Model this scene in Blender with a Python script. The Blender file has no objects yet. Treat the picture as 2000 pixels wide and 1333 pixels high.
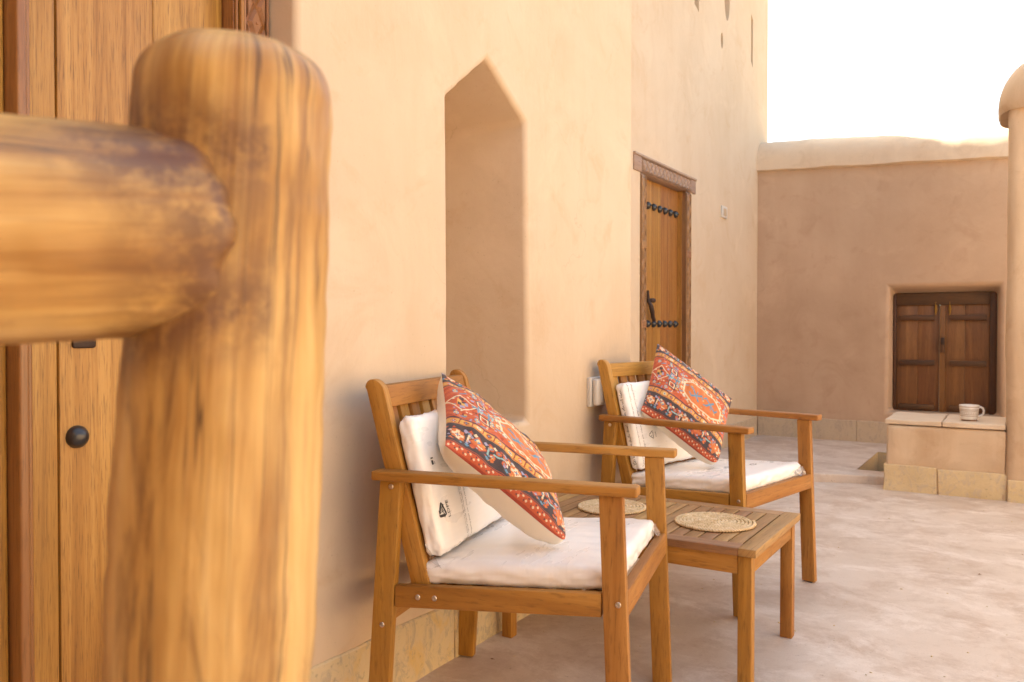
import bpy, bmesh, math, random
import numpy as np
from mathutils import Vector, Matrix, noise
from mathutils.bvhtree import BVHTree

R = math.radians
rnd = random.Random(7)
scene = bpy.context.scene
COL = scene.collection

# ------------------------------------------------------------------ camera, sky, sun, exposure
cam_d = bpy.data.cameras.new('camera')
cam = bpy.data.objects.new('camera', cam_d); COL.objects.link(cam)
cam.location = (1.3659, 0.0, 0.936)
_yaw, _pitch, _roll = R(31.6986), R(-0.8716), R(0.035)
_fw = Vector((-math.sin(_yaw) * math.cos(_pitch), math.cos(_yaw) * math.cos(_pitch), math.sin(_pitch)))
_rt = Vector((math.cos(_yaw), math.sin(_yaw), 0)); _up = _rt.cross(_fw)
_rt, _up = _rt * math.cos(_roll) + _up * math.sin(_roll), _up * math.cos(_roll) - _rt * math.sin(_roll)
cam.rotation_euler = Matrix((_rt, _up, -_fw)).transposed().to_euler()
cam_d.sensor_width = 36.0
cam_d.lens = 1608.67 / 2000 * 36.0
cam_d.clip_start = 0.02
cam_d.clip_end = 2000
cam_d.dof.use_dof = True
cam_d.dof.focus_distance = 2.1
cam_d.dof.aperture_fstop = 8.5
scene.camera = cam

SUN_EL, SUN_AZ = 55.0, -13.3          # the sun stands behind the main building
sun_vec = Vector((-math.cos(R(SUN_AZ)) * math.cos(R(SUN_EL)), -math.sin(R(SUN_AZ)) * math.cos(R(SUN_EL)), math.sin(R(SUN_EL))))
world = bpy.data.worlds.new('World'); scene.world = world
world.use_nodes = True
wn = world.node_tree
for n in list(wn.nodes): wn.nodes.remove(n)
sky = wn.nodes.new('ShaderNodeTexSky'); sky.sky_type = 'NISHITA'
sky.sun_disc = False
sky.sun_elevation = R(SUN_EL)
sky.sun_rotation = R(180 + 90 - SUN_AZ)
sky.air_density = 1.0; sky.dust_density = 4.0; sky.ozone_density = 1.0
bg = wn.nodes.new('ShaderNodeBackground'); bg.inputs['Strength'].default_value = 0.135
wo = wn.nodes.new('ShaderNodeOutputWorld')
wn.links.new(sky.outputs[0], bg.inputs[0]); wn.links.new(bg.outputs[0], wo.inputs[0])
sun_d = bpy.data.lights.new('sun', 'SUN'); sun_d.energy = 4.5; sun_d.angle = R(0.53); sun_d.color = (1.0, 0.96, 0.90)
sun = bpy.data.objects.new('sun', sun_d); COL.objects.link(sun)
sun.rotation_euler = sun_vec.to_track_quat('Z', 'Y').to_euler()
vs = scene.view_settings
vs.view_transform = 'Standard'; vs.look = 'None'; vs.gamma = 1.0; vs.use_curve_mapping = False
vs.exposure = 2.28
vs.use_white_balance = True
vs.white_balance_temperature = 7500
vs.white_balance_tint = 1.5
scene.cycles.max_bounces = 10
scene.cycles.diffuse_bounces = 6
scene.cycles.use_denoising = True

# ------------------------------------------------------------------ helpers
def link(o, parent=None):
    COL.objects.link(o)
    if parent is not None: o.parent = parent
    return o

def tag(o, label=None, cat=None, group=None, kind=None):
    if label: o['label'] = label
    if cat: o['category'] = cat
    if group: o['group'] = group
    if kind: o['kind'] = kind
    return o

def thing(name, label, cat, loc=(0, 0, 0), rz=0.0, group=None):
    o = bpy.data.objects.new(name, None); COL.objects.link(o)
    o.location = loc; o.rotation_euler = (0, 0, rz); o.empty_display_size = 0.1
    return tag(o, label, cat, group)

def finish(bm, smooth=None):
    bmesh.ops.recalc_face_normals(bm, faces=bm.faces[:])
    if smooth is not None:
        for f in bm.faces: f.smooth = True

def obj(name, bm, m, parent=None, smooth=30):
    me = bpy.data.meshes.new(name)
    bmesh.ops.recalc_face_normals(bm, faces=bm.faces[:])
    if smooth:
        for f in bm.faces: f.smooth = True
    bm.to_mesh(me); bm.free()
    if smooth and smooth < 180: me.set_sharp_from_angle(angle=R(smooth))
    for mm in (m if isinstance(m, (list, tuple)) else [m]): me.materials.append(mm)
    o = bpy.data.objects.new(name, me)
    return link(o, parent)

def dup(root, parent=None):
    c = root.copy(); COL.objects.link(c)
    if parent is not None:
        c.parent = parent
    for ch in list(root.children): dup(ch, c)
    return c

def new(): return bmesh.new()

def uv_board(bm, faces, L, seed):
    """wood grain coordinates: u runs along the board's length axis L"""
    uvl = bm.loops.layers.uv.verify()
    L = Vector(L).normalized()
    a = Vector((0, 0, 1)) if abs(L.z) < 0.8 else Vector((1, 0, 0))
    s = L.cross(a).normalized(); t = L.cross(s)
    r = random.Random(seed); ou, ov = r.uniform(0, 20), r.uniform(0, 20)
    for f in faces:
        for lp in f.loops:
            co = lp.vert.co
            lp[uvl].uv = (co.dot(L) + ou, co.dot(s) + 0.7 * co.dot(t) + ov)

def hexa(bm, c8, bevel=0.0, seg=2, L=None, seed=None, mat=0):
    """box from 8 corners: bottom ring 0-3, top ring 4-7"""
    vsx = [bm.verts.new(c) for c in c8]
    idx = [(3, 2, 1, 0), (4, 5, 6, 7), (0, 1, 5, 4), (1, 2, 6, 5), (2, 3, 7, 6), (3, 0, 4, 7)]
    fs = [bm.faces.new([vsx[i] for i in q]) for q in idx]
    for f in fs: f.material_index = mat
    faces = fs
    if bevel > 0:
        es = list({e for f in fs for e in f.edges})
        before = set(bm.faces)
        r = bmesh.ops.bevel(bm, geom=es, offset=bevel, segments=seg, profile=0.5, affect='EDGES')
        faces = list({f for f in list(r['faces']) + [f for f in fs if f.is_valid]})
        vs_ = {v for f in faces for v in f.verts}
        faces = list({f for v in vs_ for f in v.link_faces})
    uv_board(bm, faces, L if L is not None else (Vector(c8[4]) - Vector(c8[0])), seed if seed is not None else rnd.random() * 1e6)
    return faces

def box(bm, lo, hi, bevel=0.0, seg=2, L=None, seed=None, mat=0):
    x0, y0, z0 = lo; x1, y1, z1 = hi
    d = (x1 - x0, y1 - y0, z1 - z0)
    if L is None: L = [(1, 0, 0), (0, 1, 0), (0, 0, 1)][d.index(max(d))]
    return hexa(bm, [(x0, y0, z0), (x1, y0, z0), (x1, y1, z0), (x0, y1, z0), (x0, y0, z1), (x1, y0, z1), (x1, y1, z1), (x0, y1, z1)], bevel, seg, L, seed, mat)

def lathe(bm, prof, n=32, mtx=None, closed=True, mat=0):
    rings = []
    for r, z in prof:
        if r < 1e-6:
            rings.append([bm.verts.new((0, 0, z))])
        else:
            rings.append([bm.verts.new((r * math.cos(2 * math.pi * k / n), r * math.sin(2 * math.pi * k / n), z)) for k in range(n)])
    for a, b in zip(rings, rings[1:]):
        for k in range(n):
            k2 = (k + 1) % n
            q = [a[k % len(a)], a[k2 % len(a)], b[k2 % len(b)], b[k % len(b)]]
            u = []
            for v in q:
                if v not in u: u.append(v)
            if len(u) > 2:
                f = bm.faces.new(u); f.material_index = mat
    if mtx is not None:
        for ring in rings:
            for v in ring: v.co = mtx @ v.co

def tube(bm, pts, rad, n=8, mat=0, cap=True):
    rings = []
    N = len(pts)
    prev = None
    for i, p in enumerate(pts):
        p = Vector(p)
        d = (Vector(pts[min(i + 1, N - 1)]) - Vector(pts[max(i - 1, 0)])).normalized()
        if prev is None:
            a = Vector((0, 0, 1)) if abs(d.z) < 0.9 else Vector((1, 0, 0))
            s = d.cross(a).normalized()
        else:
            s = (prev - d * prev.dot(d)).normalized()
        prev = s
        t = d.cross(s)
        r = rad[i] if isinstance(rad, (list, tuple)) else rad
        rings.append([bm.verts.new(p + (s * math.cos(2 * math.pi * k / n) + t * math.sin(2 * math.pi * k / n)) * r) for k in range(n)])
    for a, b in zip(rings, rings[1:]):
        for k in range(n):
            f = bm.faces.new([a[k], a[(k + 1) % n], b[(k + 1) % n], b[k]]); f.material_index = mat
    if cap:
        for rg in (rings[0], rings[-1]):
            f = bm.faces.new(rg); f.material_index = mat

def fbm(p, sc, oct=3, seed=0):
    q = Vector(p) * sc + Vector((seed * 13.1, seed * 7.7, seed * 3.3))
    a = 1.0; s = 0.0
    for _ in range(oct):
        s += a * noise.noise(q); q = q * 2.03 + Vector((5.2, 1.3, 2.7)); a *= 0.5
    return s

# ------------------------------------------------------------------ materials
class NT:
    def __init__(self, name):
        self.m = bpy.data.materials.new(name); self.m.use_nodes = True
        self.t = self.m.node_tree; self.b = self.t.nodes['Principled BSDF']
        self.out = self.t.nodes['Material Output']
    def n(self, typ, **kw):
        nd = self.t.nodes.new('ShaderNode' + typ)
        for k, v in kw.items():
            if k.startswith('i_'):
                key = k[2:]
                key = int(key) if key.isdigit() else key.replace('_', ' ')
                nd.inputs[key].default_value = v
            else: setattr(nd, k, v)
        return nd
    def l(self, a, b): self.t.links.new(a, b)
    def noise(self, vec, scale, detail=4, rough=0.55, dist=0.0):
        nd = self.n('TexNoise'); nd.inputs['Scale'].default_value = scale; nd.inputs['Detail'].default_value = detail
        nd.inputs['Roughness'].default_value = rough; nd.inputs['Distortion'].default_value = dist
        self.l(vec, nd.inputs['Vector']); return nd.outputs['Fac']
    def ramp(self, fac, stops):
        nd = self.n('ValToRGB'); el = nd.color_ramp.elements
        while len(el) < len(stops): el.new(0.5)
        for e, (p, c) in zip(el, stops):
            e.position = p; e.color = tuple(c) + (1,) if len(c) == 3 else c
        self.l(fac, nd.inputs[0]); return nd.outputs[0]
    def mix(self, fac, a, b, mode='MIX'):
        nd = self.n('MixRGB', blend_type=mode)
        for s, v in ((0, fac), (1, a), (2, b)):
            if isinstance(v, (int, float)): nd.inputs[s].default_value = v
            elif isinstance(v, tuple): nd.inputs[s].default_value = v + (1,) if len(v) == 3 else v
            else: self.l(v, nd.inputs[s])
        return nd.outputs[0]
    def math(self, op, a, b=0.0, clamp=False):
        nd = self.n('Math', operation=op); nd.use_clamp = clamp
        for s, v in ((0, a), (1, b)):
            if isinstance(v, (int, float)): nd.inputs[s].default_value = v
            else: self.l(v, nd.inputs[s])
        return nd.outputs[0]
    def mapping(self, vec, scale=(1, 1, 1), rot=(0, 0, 0), loc=(0, 0, 0)):
        nd = self.n('Mapping'); nd.inputs['Scale'].default_value = scale; nd.inputs['Rotation'].default_value = rot; nd.inputs['Location'].default_value = loc
        self.l(vec, nd.inputs['Vector']); return nd.outputs[0]
    def bump(self, h, strength, dist=0.01, prev=None):
        nd = self.n('Bump'); nd.inputs['Strength'].default_value = strength; nd.inputs['Distance'].default_value = dist
        self.l(h, nd.inputs['Height'])
        if prev is not None: self.l(prev, nd.inputs['Normal'])
        return nd.outputs[0]
    def pos(self): return self.n('NewGeometry').outputs['Position']
    def uv(self): return self.n('TexCoord').outputs['UV']
    def obj(self): return self.n('TexCoord').outputs['Object']
    def rand(self): return self.n('ObjectInfo').outputs['Random']
    def done(self, color=None, rough=None, normal=None, **kw):
        if color is not None:
            if isinstance(color, tuple): self.b.inputs['Base Color'].default_value = color + (1,)
            else: self.l(color, self.b.inputs['Base Color'])
        if rough is not None:
            if isinstance(rough, (int, float)): self.b.inputs['Roughness'].default_value = rough
            else: self.l(rough, self.b.inputs['Roughness'])
        if normal is not None: self.l(normal, self.b.inputs['Normal'])
        for k, v in kw.items(): self.b.inputs[k.replace('_', ' ')].default_value = v
        return self.m

def plaster(name, c_lo, c_hi, c_stain, streak=0.35):
    t = NT(name); P = t.pos()
    big = t.noise(P, 1.1, 5, 0.6, 0.6)
    col = t.ramp(big, [(0.30, c_lo), (0.68, c_hi)])
    st = t.noise(t.mapping(P, (5, 5, 0.9)), 1.0, 5, 0.6, 0.3)       # vertical trowel and rain streaks
    col = t.mix(t.math('MULTIPLY', t.ramp(st, [(0.45, (0, 0, 0)), (0.8, (1, 1, 1))]), streak), col, c_stain)
    pat = t.noise(P, 4.5, 6, 0.65, 1.2)
    col = t.mix(t.math('MULTIPLY', t.ramp(pat, [(0.54, (0, 0, 0)), (0.70, (1, 1, 1))]), 0.42), col, c_stain)
    pale = t.noise(P, 2.7, 5, 0.6, 0.8)
    col = t.mix(t.math('MULTIPLY', t.ramp(pale, [(0.55, (0, 0, 0)), (0.75, (1, 1, 1))]), 0.45), col, tuple(min(1, c * 1.13) for c in c_hi))
    sp = t.noise(P, 130, 3, 0.6)
    col = t.mix(t.math('MULTIPLY', t.ramp(sp, [(0.64, (0, 0, 0)), (0.76, (1, 1, 1))]), 0.35), col, tuple(c * 0.55 for c in c_stain))
    # hairline cracks
    vo = t.n('TexVoronoi', feature='DISTANCE_TO_EDGE'); vo.inputs['Scale'].default_value = 1.35
    wv = t.n('VectorMath', operation='ADD'); t.l(P, wv.inputs[0])
    nz = t.n('TexNoise'); nz.inputs['Scale'].default_value = 3.0; nz.inputs['Detail'].default_value = 5; t.l(P, nz.inputs['Vector'])
    sc = t.n('VectorMath', operation='SCALE'); sc.inputs['Scale'].default_value = 0.6; t.l(nz.outputs['Color'], sc.inputs[0])
    t.l(sc.outputs[0], wv.inputs[1]); t.l(wv.outputs[0], vo.inputs['Vector'])
    crack = t.ramp(vo.outputs['Distance'], [(0.0, (1, 1, 1)), (0.0022, (0, 0, 0))])
    crmask = t.ramp(t.noise(P, 1.7, 2), [(0.55, (0, 0, 0)), (0.62, (1, 1, 1))])
    col = t.mix(t.math('MULTIPLY', t.math('MULTIPLY', crack, crmask), 0.22), col, tuple(c * 0.5 for c in c_stain))
    b1 = t.bump(t.noise(P, 3.5, 4, 0.5, 0.4), 0.55, 0.012)
    b2 = t.bump(t.noise(t.mapping(P, (1, 1, 0.45)), 26, 5, 0.62, 0.5), 0.28, 0.004, b1)
    b3 = t.bump(t.noise(P, 220, 3, 0.6), 0.16, 0.0012, b2)
    return t.done(col, 0.93, b3)

M = {}
M['plaster'] = plaster('wall_plaster', (0.575, 0.435, 0.30), (0.645, 0.515, 0.38), (0.54, 0.37, 0.225))
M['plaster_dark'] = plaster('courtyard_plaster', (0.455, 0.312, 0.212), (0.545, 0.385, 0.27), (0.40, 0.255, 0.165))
M['plaster_ochre'] = plaster('bounce_wing_plaster', (0.56, 0.34, 0.165), (0.63, 0.40, 0.205), (0.48, 0.27, 0.12))  # ochre chosen so the unseen added wing reflects warm light
M['coping'] = plaster('coping_plaster', (0.60, 0.46, 0.335), (0.68, 0.54, 0.40), (0.46, 0.33, 0.22))
M['bench_plaster'] = plaster('bench_plaster', (0.56, 0.41, 0.275), (0.66, 0.50, 0.345), (0.42, 0.255, 0.14), 0.75)

def mk_stone(name, a, b, c, g):
    t = NT(name); P = t.pos(); rv = t.n('VectorMath', operation='ADD'); t.l(P, rv.inputs[0])
    cx = t.n('CombineXYZ'); rr = t.math('MULTIPLY', t.rand(), 37.0)
    for i in range(3): t.l(rr, cx.inputs[i])
    t.l(cx.outputs[0], rv.inputs[1]); P2 = rv.outputs[0]
    col = t.ramp(t.noise(P2, 6, 5, 0.65, 1.0), [(0.32, a), (0.52, b), (0.72, c)])
    ch = t.noise(t.mapping(P2, (1, 1, 0.55)), 19, 6, 0.72, 1.6)
    col = t.mix(t.math('MULTIPLY', t.ramp(ch, [(0.50, (0, 0, 0)), (0.60, (1, 1, 1))]), 0.75), col, g)
    col = t.mix(t.math('MULTIPLY', t.ramp(t.noise(P2, 70, 4), [(0.6, (0, 0, 0)), (0.72, (1, 1, 1))]), 0.4), col, tuple(x * 0.5 for x in g))
    n1 = t.bump(ch, 0.6, 0.006); n2 = t.bump(t.noise(P2, 90, 4, 0.6), 0.4, 0.002, n1)
    return t.done(col, 0.88, n2)
M['stone'] = mk_stone('plinth_limestone', (0.62, 0.50, 0.29), (0.60, 0.48, 0.31), (0.62, 0.43, 0.17), (0.40, 0.34, 0.26))
M['stone_b'] = mk_stone('bench_limestone', (0.60, 0.46, 0.26), (0.64, 0.50, 0.30), (0.58, 0.44, 0.26), (0.54, 0.43, 0.31))
M['stone_c'] = mk_stone('grey_plinth_stone', (0.50, 0.39, 0.28), (0.54, 0.43, 0.31), (0.52, 0.41, 0.27), (0.44, 0.35, 0.27))

def mk_floor(name, warm=0.0):
    t = NT(name); P = t.pos()
    a = t.noise(P, 1.3, 6, 0.65, 0.3)
    col = t.ramp(a, [(0.30, (0.51, 0.40, 0.315)), (0.5, (0.60, 0.49, 0.405)), (0.70, (0.64, 0.54, 0.46))])
    mt = t.noise(P, 4.2, 8, 0.74, 0.3)
    col = t.mix(t.math('MULTIPLY', t.ramp(mt, [(0.46, (0, 0, 0)), (0.62, (1, 1, 1))]), 0.75), col, (0.46, 0.335, 0.255))
    wh = t.noise(t.mapping(P, (3.2, 4.6, 1), (0, 0, 0.5)), 1.0, 8, 0.76, 0.35)
    col = t.mix(t.math('MULTIPLY', t.ramp(wh, [(0.50, (0, 0, 0)), (0.62, (1, 1, 1))]), 0.6), col, (0.75, 0.66, 0.585))
    # thin scuff marks
    sc = t.noise(t.mapping(P, (14, 80, 1), (0, 0, -0.55)), 1.0, 3, 0.6, 0.4)
    col = t.mix(t.math('MULTIPLY', t.ramp(sc, [(0.70, (0, 0, 0)), (0.76, (1, 1, 1))]), 0.5), col, (0.62, 0.56, 0.52))
    sp = t.noise(P, 55, 4, 0.65)
    col = t.mix(t.math('MULTIPLY', t.ramp(sp, [(0.66, (0, 0, 0)), (0.72, (1, 1, 1))]), 0.6), col, (0.25, 0.16, 0.12))
    fs = t.noise(P, 210, 3, 0.6)
    col = t.mix(t.math('MULTIPLY', t.ramp(fs, [(0.55, (0, 0, 0)), (0.72, (1, 1, 1))]), 0.3), col, (0.30, 0.22, 0.18))
    rg = t.ramp(mt, [(0.3, (0.55,) * 3), (0.7, (0.75,) * 3)])
    n1 = t.bump(t.noise(P, 7, 5, 0.6), 0.25, 0.006); n2 = t.bump(t.noise(P, 120, 4, 0.6), 0.18, 0.0015, n1)
    return t.done(col, rg, n2)
M['floor'] = mk_floor('trowelled_floor')

def wood(name, c_dark, c_mid, c_light, rough=0.45, grain=60.0, coat=0.0, knots=0.0, var=0.25, pores=0.5, contrast=1.0):
    t = NT(name); U = t.uv(); rr = t.rand()
    cx = t.n('CombineXYZ'); t.l(t.math('MULTIPLY', rr, 91.0), cx.inputs[0]); t.l(t.math('MULTIPLY', rr, 47.0), cx.inputs[1])
    ad = t.n('VectorMath', operation='ADD'); t.l(U, ad.inputs[0]); t.l(cx.outputs[0], ad.inputs[1]); V = ad.outputs[0]
    warp = t.noise(t.mapping(V, (1.6, 9, 1)), 1.0, 3, 0.5)
    g1 = t.noise(t.mapping(V, (1.2, grain * 0.45, 1)), 1.0, 6, 0.62, 0.9)
    g2 = t.noise(t.mapping(V, (16.0, grain * 4.5, 1)), 1.0, 5, 0.65, 0.2)
    g = t.math('ADD', t.math('MULTIPLY', g1, 0.68), t.math('MULTIPLY', warp, 0.32))
    h = 0.17 / contrast
    col = t.ramp(g, [(0.5 - h, c_dark), (0.5, c_mid), (0.5 + h, c_light)])
    col = t.mix(t.math('MULTIPLY', t.ramp(g2, [(0.52, (0, 0, 0)), (0.66, (1, 1, 1))]), pores), col, tuple(c * 0.55 for c in c_dark))
    if knots > 0:
        vo = t.n('TexVoronoi'); vo.inputs['Scale'].default_value = 1.0; vo.inputs['Randomness'].default_value = 1.0
        t.l(t.mapping(V, (5.5, 16, 1)), vo.inputs['Vector'])
        k = t.ramp(vo.outputs['Distance'], [(0.02, (1, 1, 1)), (0.16, (0.25,) * 3), (0.30, (0, 0, 0))])
        sel = t.n('SeparateColor'); t.l(vo.outputs['Color'], sel.inputs[0])
        k = t.math('MULTIPLY', k, t.math('GREATER_THAN', sel.outputs[0], 1.0 - knots))
        col = t.mix(k, col, tuple(c * 0.33 for c in c_dark))
    hs = t.n('HueSaturation'); t.l(col, hs.inputs['Color'])
    t.l(t.math('ADD', t.math('MULTIPLY', rr, var), 1.0 - var / 2), hs.inputs['Value'])
    t.l(t.math('ADD', t.math('MULTIPLY', rr, 0.02), 0.49), hs.inputs['Hue'])
    n1 = t.bump(g2, 0.22, 0.0012); n2 = t.bump(g1, 0.12, 0.002, n1)
    return t.done(hs.outputs[0], t.ramp(g1, [(0.3, (rough + 0.08,) * 3), (0.7, (rough - 0.05,) * 3)]), n2, Coat_Weight=coat, Coat_Roughness=0.22)
M['acacia'] = wood('acacia_wood', (0.235, 0.09, 0.011), (0.385, 0.17, 0.028), (0.50, 0.25, 0.058), 0.58, 42, 0.0, knots=0.12, var=0.3)
M['acacia_top'] = wood('acacia_table_wood', (0.22, 0.105, 0.038), (0.34, 0.18, 0.068), (0.43, 0.245, 0.10), 0.58, 42, 0.0, knots=0.05, var=0.35)
M['door'] = wood('door_hardwood', (0.21, 0.082, 0.015), (0.36, 0.165, 0.036), (0.47, 0.245, 0.066), 0.45, 90, 0.1, var=0.25, pores=0.75)
M['door_dark'] = wood('door_frame_hardwood', (0.17, 0.065, 0.016), (0.26, 0.11, 0.03), (0.33, 0.155, 0.045), 0.40, 70, 0.3, var=0.12)
M['carved'] = wood('carved_hardwood', (0.20, 0.09, 0.035), (0.30, 0.15, 0.065), (0.37, 0.20, 0.095), 0.55, 60, 0.1, var=0.12)
M['carved_grey'] = wood('weathered_carved_wood', (0.25, 0.155, 0.105), (0.34, 0.225, 0.16), (0.42, 0.29, 0.21), 0.6, 60, 0.05, var=0.1)
M['shutter'] = wood('shutter_wood', (0.12, 0.050, 0.016), (0.20, 0.088, 0.026), (0.27, 0.135, 0.042), 0.45, 60, 0.15, var=0.25)
M['shutter_dark'] = wood('shutter_frame_wood', (0.05, 0.022, 0.009), (0.085, 0.036, 0.014), (0.12, 0.052, 0.02), 0.5, 60, 0.1, var=0.15)

def mk_log():
    t = NT('varnished_log'); U = t.uv()
    g1 = t.noise(t.mapping(U, (1.5, 30, 1)), 1.0, 6, 0.62, 0.7)
    g2 = t.noise(t.mapping(U, (9, 190, 1)), 1.0, 4, 0.6, 0.3)
    bl = t.noise(t.mapping(U, (2.6, 15, 1)), 1.0, 5, 0.6, 0.8)
    col = t.ramp(t.math('ADD', t.math('MULTIPLY', g1, 0.62), t.math('MULTIPLY', bl, 0.38)),
                 [(0.34, (0.17, 0.072, 0.018)), (0.44, (0.36, 0.185, 0.05)), (0.53, (0.51, 0.31, 0.105)), (0.66, (0.64, 0.45, 0.20))])
    dk = t.noise(t.mapping(U, (3.2, 20, 1), (0, 0, 0), (3.3, 1.7, 0)), 1.0, 6, 0.7, 1.0)
    col = t.mix(t.math('MULTIPLY', t.ramp(dk, [(0.52, (0, 0, 0)), (0.66, (1, 1, 1))]), 0.8), col, (0.13, 0.052, 0.016))
    col = t.mix(t.math('MULTIPLY', t.ramp(g2, [(0.55, (0, 0, 0)), (0.70, (1, 1, 1))]), 0.35), col, (0.22, 0.095, 0.028))
    # drying checks: thin dark splits along the grain
    ck = t.noise(t.mapping(U, (1.1, 42, 1), (0, 0, 0), (7.7, 2.2, 0)), 1.0, 4, 0.6, 0.25)
    ckl = t.ramp(ck, [(0.487, (0, 0, 0)), (0.498, (1, 1, 1)), (0.502, (1, 1, 1)), (0.513, (0, 0, 0))])
    ckm = t.ramp(t.noise(t.mapping(U, (4, 12, 1), (0, 0, 0), (1.1, 9.2, 0)), 1.0, 3), [(0.50, (0, 0, 0)), (0.58, (1, 1, 1))])
    col = t.mix(t.math('MULTIPLY', t.math('MULTIPLY', ckl, ckm), 0.85), col, (0.05, 0.022, 0.01))
    # dark knots and splits
    vo = t.n('TexVoronoi'); vo.inputs['Scale'].default_value = 1.0; t.l(t.mapping(U, (7, 15, 1)), vo.inputs['Vector'])
    sel = t.n('SeparateColor'); t.l(vo.outputs['Color'], sel.inputs[0])
    k = t.math('MULTIPLY', t.ramp(vo.outputs['Distance'], [(0.03, (1, 1, 1)), (0.22, (0, 0, 0))]), t.math('GREATER_THAN', sel.outputs[0], 0.72))
    col = t.mix(t.math('MULTIPLY', k, 0.9), col, (0.07, 0.03, 0.012))
    # worn dirty joint, stored per vertex
    at = t.n('Attribute', attribute_name='wear')
    wm = t.math('MULTIPLY', at.outputs['Fac'], t.ramp(t.noise(U, 45, 5, 0.7), [(0.30, (0, 0, 0)), (0.55, (1, 1, 1))]))
    col = t.mix(t.math('MULTIPLY', wm, 0.9), col, (0.12, 0.05, 0.025))
    n1 = t.bump(g1, 0.5, 0.004); n2 = t.bump(g2, 0.2, 0.001, n1)
    return t.done(col, t.ramp(bl, [(0.3, (0.55,) * 3), (0.7, (0.42,) * 3)]), n2, Coat_Weight=0.10, Coat_Roughness=0.3)
M['log'] = mk_log()

def mk_cushion(name, base):
    t = NT(name); O = t.obj()
    w = t.noise(t.mapping(O, (4, 22, 12)), 1.0, 3, 0.5, 0.15)
    w2 = t.noise(t.mapping(O, (26, 8, 16), (0, 0, 0.5)), 1.0, 3, 0.5, 0.15)
    st = t.n('TexWave', wave_type='BANDS', bands_direction='X'); st.inputs['Scale'].default_value = 26; st.inputs['Distortion'].default_value = 0.6
    t.l(O, st.inputs['Vector'])
    col = t.mix(t.math('MULTIPLY', st.outputs['Fac'], 0.10), base, tuple(c * 0.88 for c in base))
    col = t.mix(t.math('MULTIPLY', t.ramp(w, [(0.5, (0, 0, 0)), (0.75, (1, 1, 1))]), 0.2), col, tuple(min(1, c * 1.08) for c in base))
    n1 = t.bump(w, 0.10, 0.005); n2 = t.bump(w2, 0.05, 0.003, n1)
    rg = t.ramp(w2, [(0.35, (0.42,) * 3), (0.65, (0.26,) * 3)])
    return t.done(col, rg, n2, Coat_Weight=0.22, Coat_Roughness=0.2)
M['wrapped'] = mk_cushion('white_cushion_in_plastic', (0.90, 0.87, 0.84))

def mk_film():
    t = NT('clear_plastic_film')
    tr = t.n('BsdfTransparent'); gl = t.n('BsdfGlossy'); gl.inputs['Roughness'].default_value = 0.18
    tl = t.n('BsdfDiffuse'); tl.inputs['Color'].default_value = (0.85, 0.83, 0.82, 1)
    fr = t.n('LayerWeight'); fr.inputs['Blend'].default_value = 0.35
    m1 = t.n('MixShader'); m1.inputs[0].default_value = 0.22; t.l(tr.outputs[0], m1.inputs[1]); t.l(tl.outputs[0], m1.inputs[2])
    m2 = t.n('MixShader'); t.l(fr.outputs['Fresnel'], m2.inputs[0]); t.l(m1.outputs[0], m2.inputs[1]); t.l(gl.outputs[0], m2.inputs[2])
    t.l(m2.outputs[0], t.out.inputs['Surface'])
    return t.m
M['film'] = mk_film()

def plain(name, col, rough=0.5, metal=0.0, bump=0.0, bscale=200, var=0.0, **kw):
    t = NT(name); O = t.obj(); nrm = None; c = col
    if var: c = t.mix(t.math('MULTIPLY', t.noise(O, bscale * 0.3, 4, 0.6), var), col, tuple(x * 0.45 for x in col))
    if bump: nrm = t.bump(t.noise(O, bscale, 4, 0.6), bump, 0.002)
    return t.done(c, rough, nrm, Metallic=metal, **kw)
M['iron'] = plain('black_iron', (0.018, 0.016, 0.017), 0.34, 0.0, 0.25, 120, Coat_Weight=0.4, Coat_Roughness=0.2)
M['iron_rust'] = plain('hammered_dark_iron', (0.05, 0.026, 0.018), 0.55, 0.2, 0.4, 160, 0.5)
M['bolt'] = plain('zinc_bolt', (0.62, 0.52, 0.42), 0.28, 1.0)
M['bolt_hole'] = plain('bolt_socket', (0.05, 0.035, 0.025), 0.5, 0.5)
M['brass'] = plain('brass', (0.30, 0.17, 0.045), 0.5, 0.8, 0.1, 90)
M['plastic_white'] = plain('aged_white_plastic', (0.62, 0.58, 0.53), 0.42, 0.0, 0.05, 90, 0.22)
M['plastic_beige'] = plain('beige_plastic', (0.50, 0.37, 0.24), 0.45)
M['plastic_dark'] = plain('dark_gap', (0.06, 0.05, 0.045), 0.6)
M['ink'] = plain('black_print', (0.035, 0.033, 0.035), 0.5)
M['ink_grey'] = plain('grey_print', (0.06, 0.05, 0.05), 0.5)
M['tag'] = plain('paper_tag', (0.75, 0.76, 0.80), 0.5)
M['glaze'] = plain('white_glaze', (0.82, 0.79, 0.75), 0.28, Coat_Weight=0.3)
M['mug_band'] = plain('mug_brown_print', (0.30, 0.17, 0.075), 0.45)
M['clay'] = plain('raw_clay', (0.27, 0.14, 0.065), 0.75)

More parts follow.
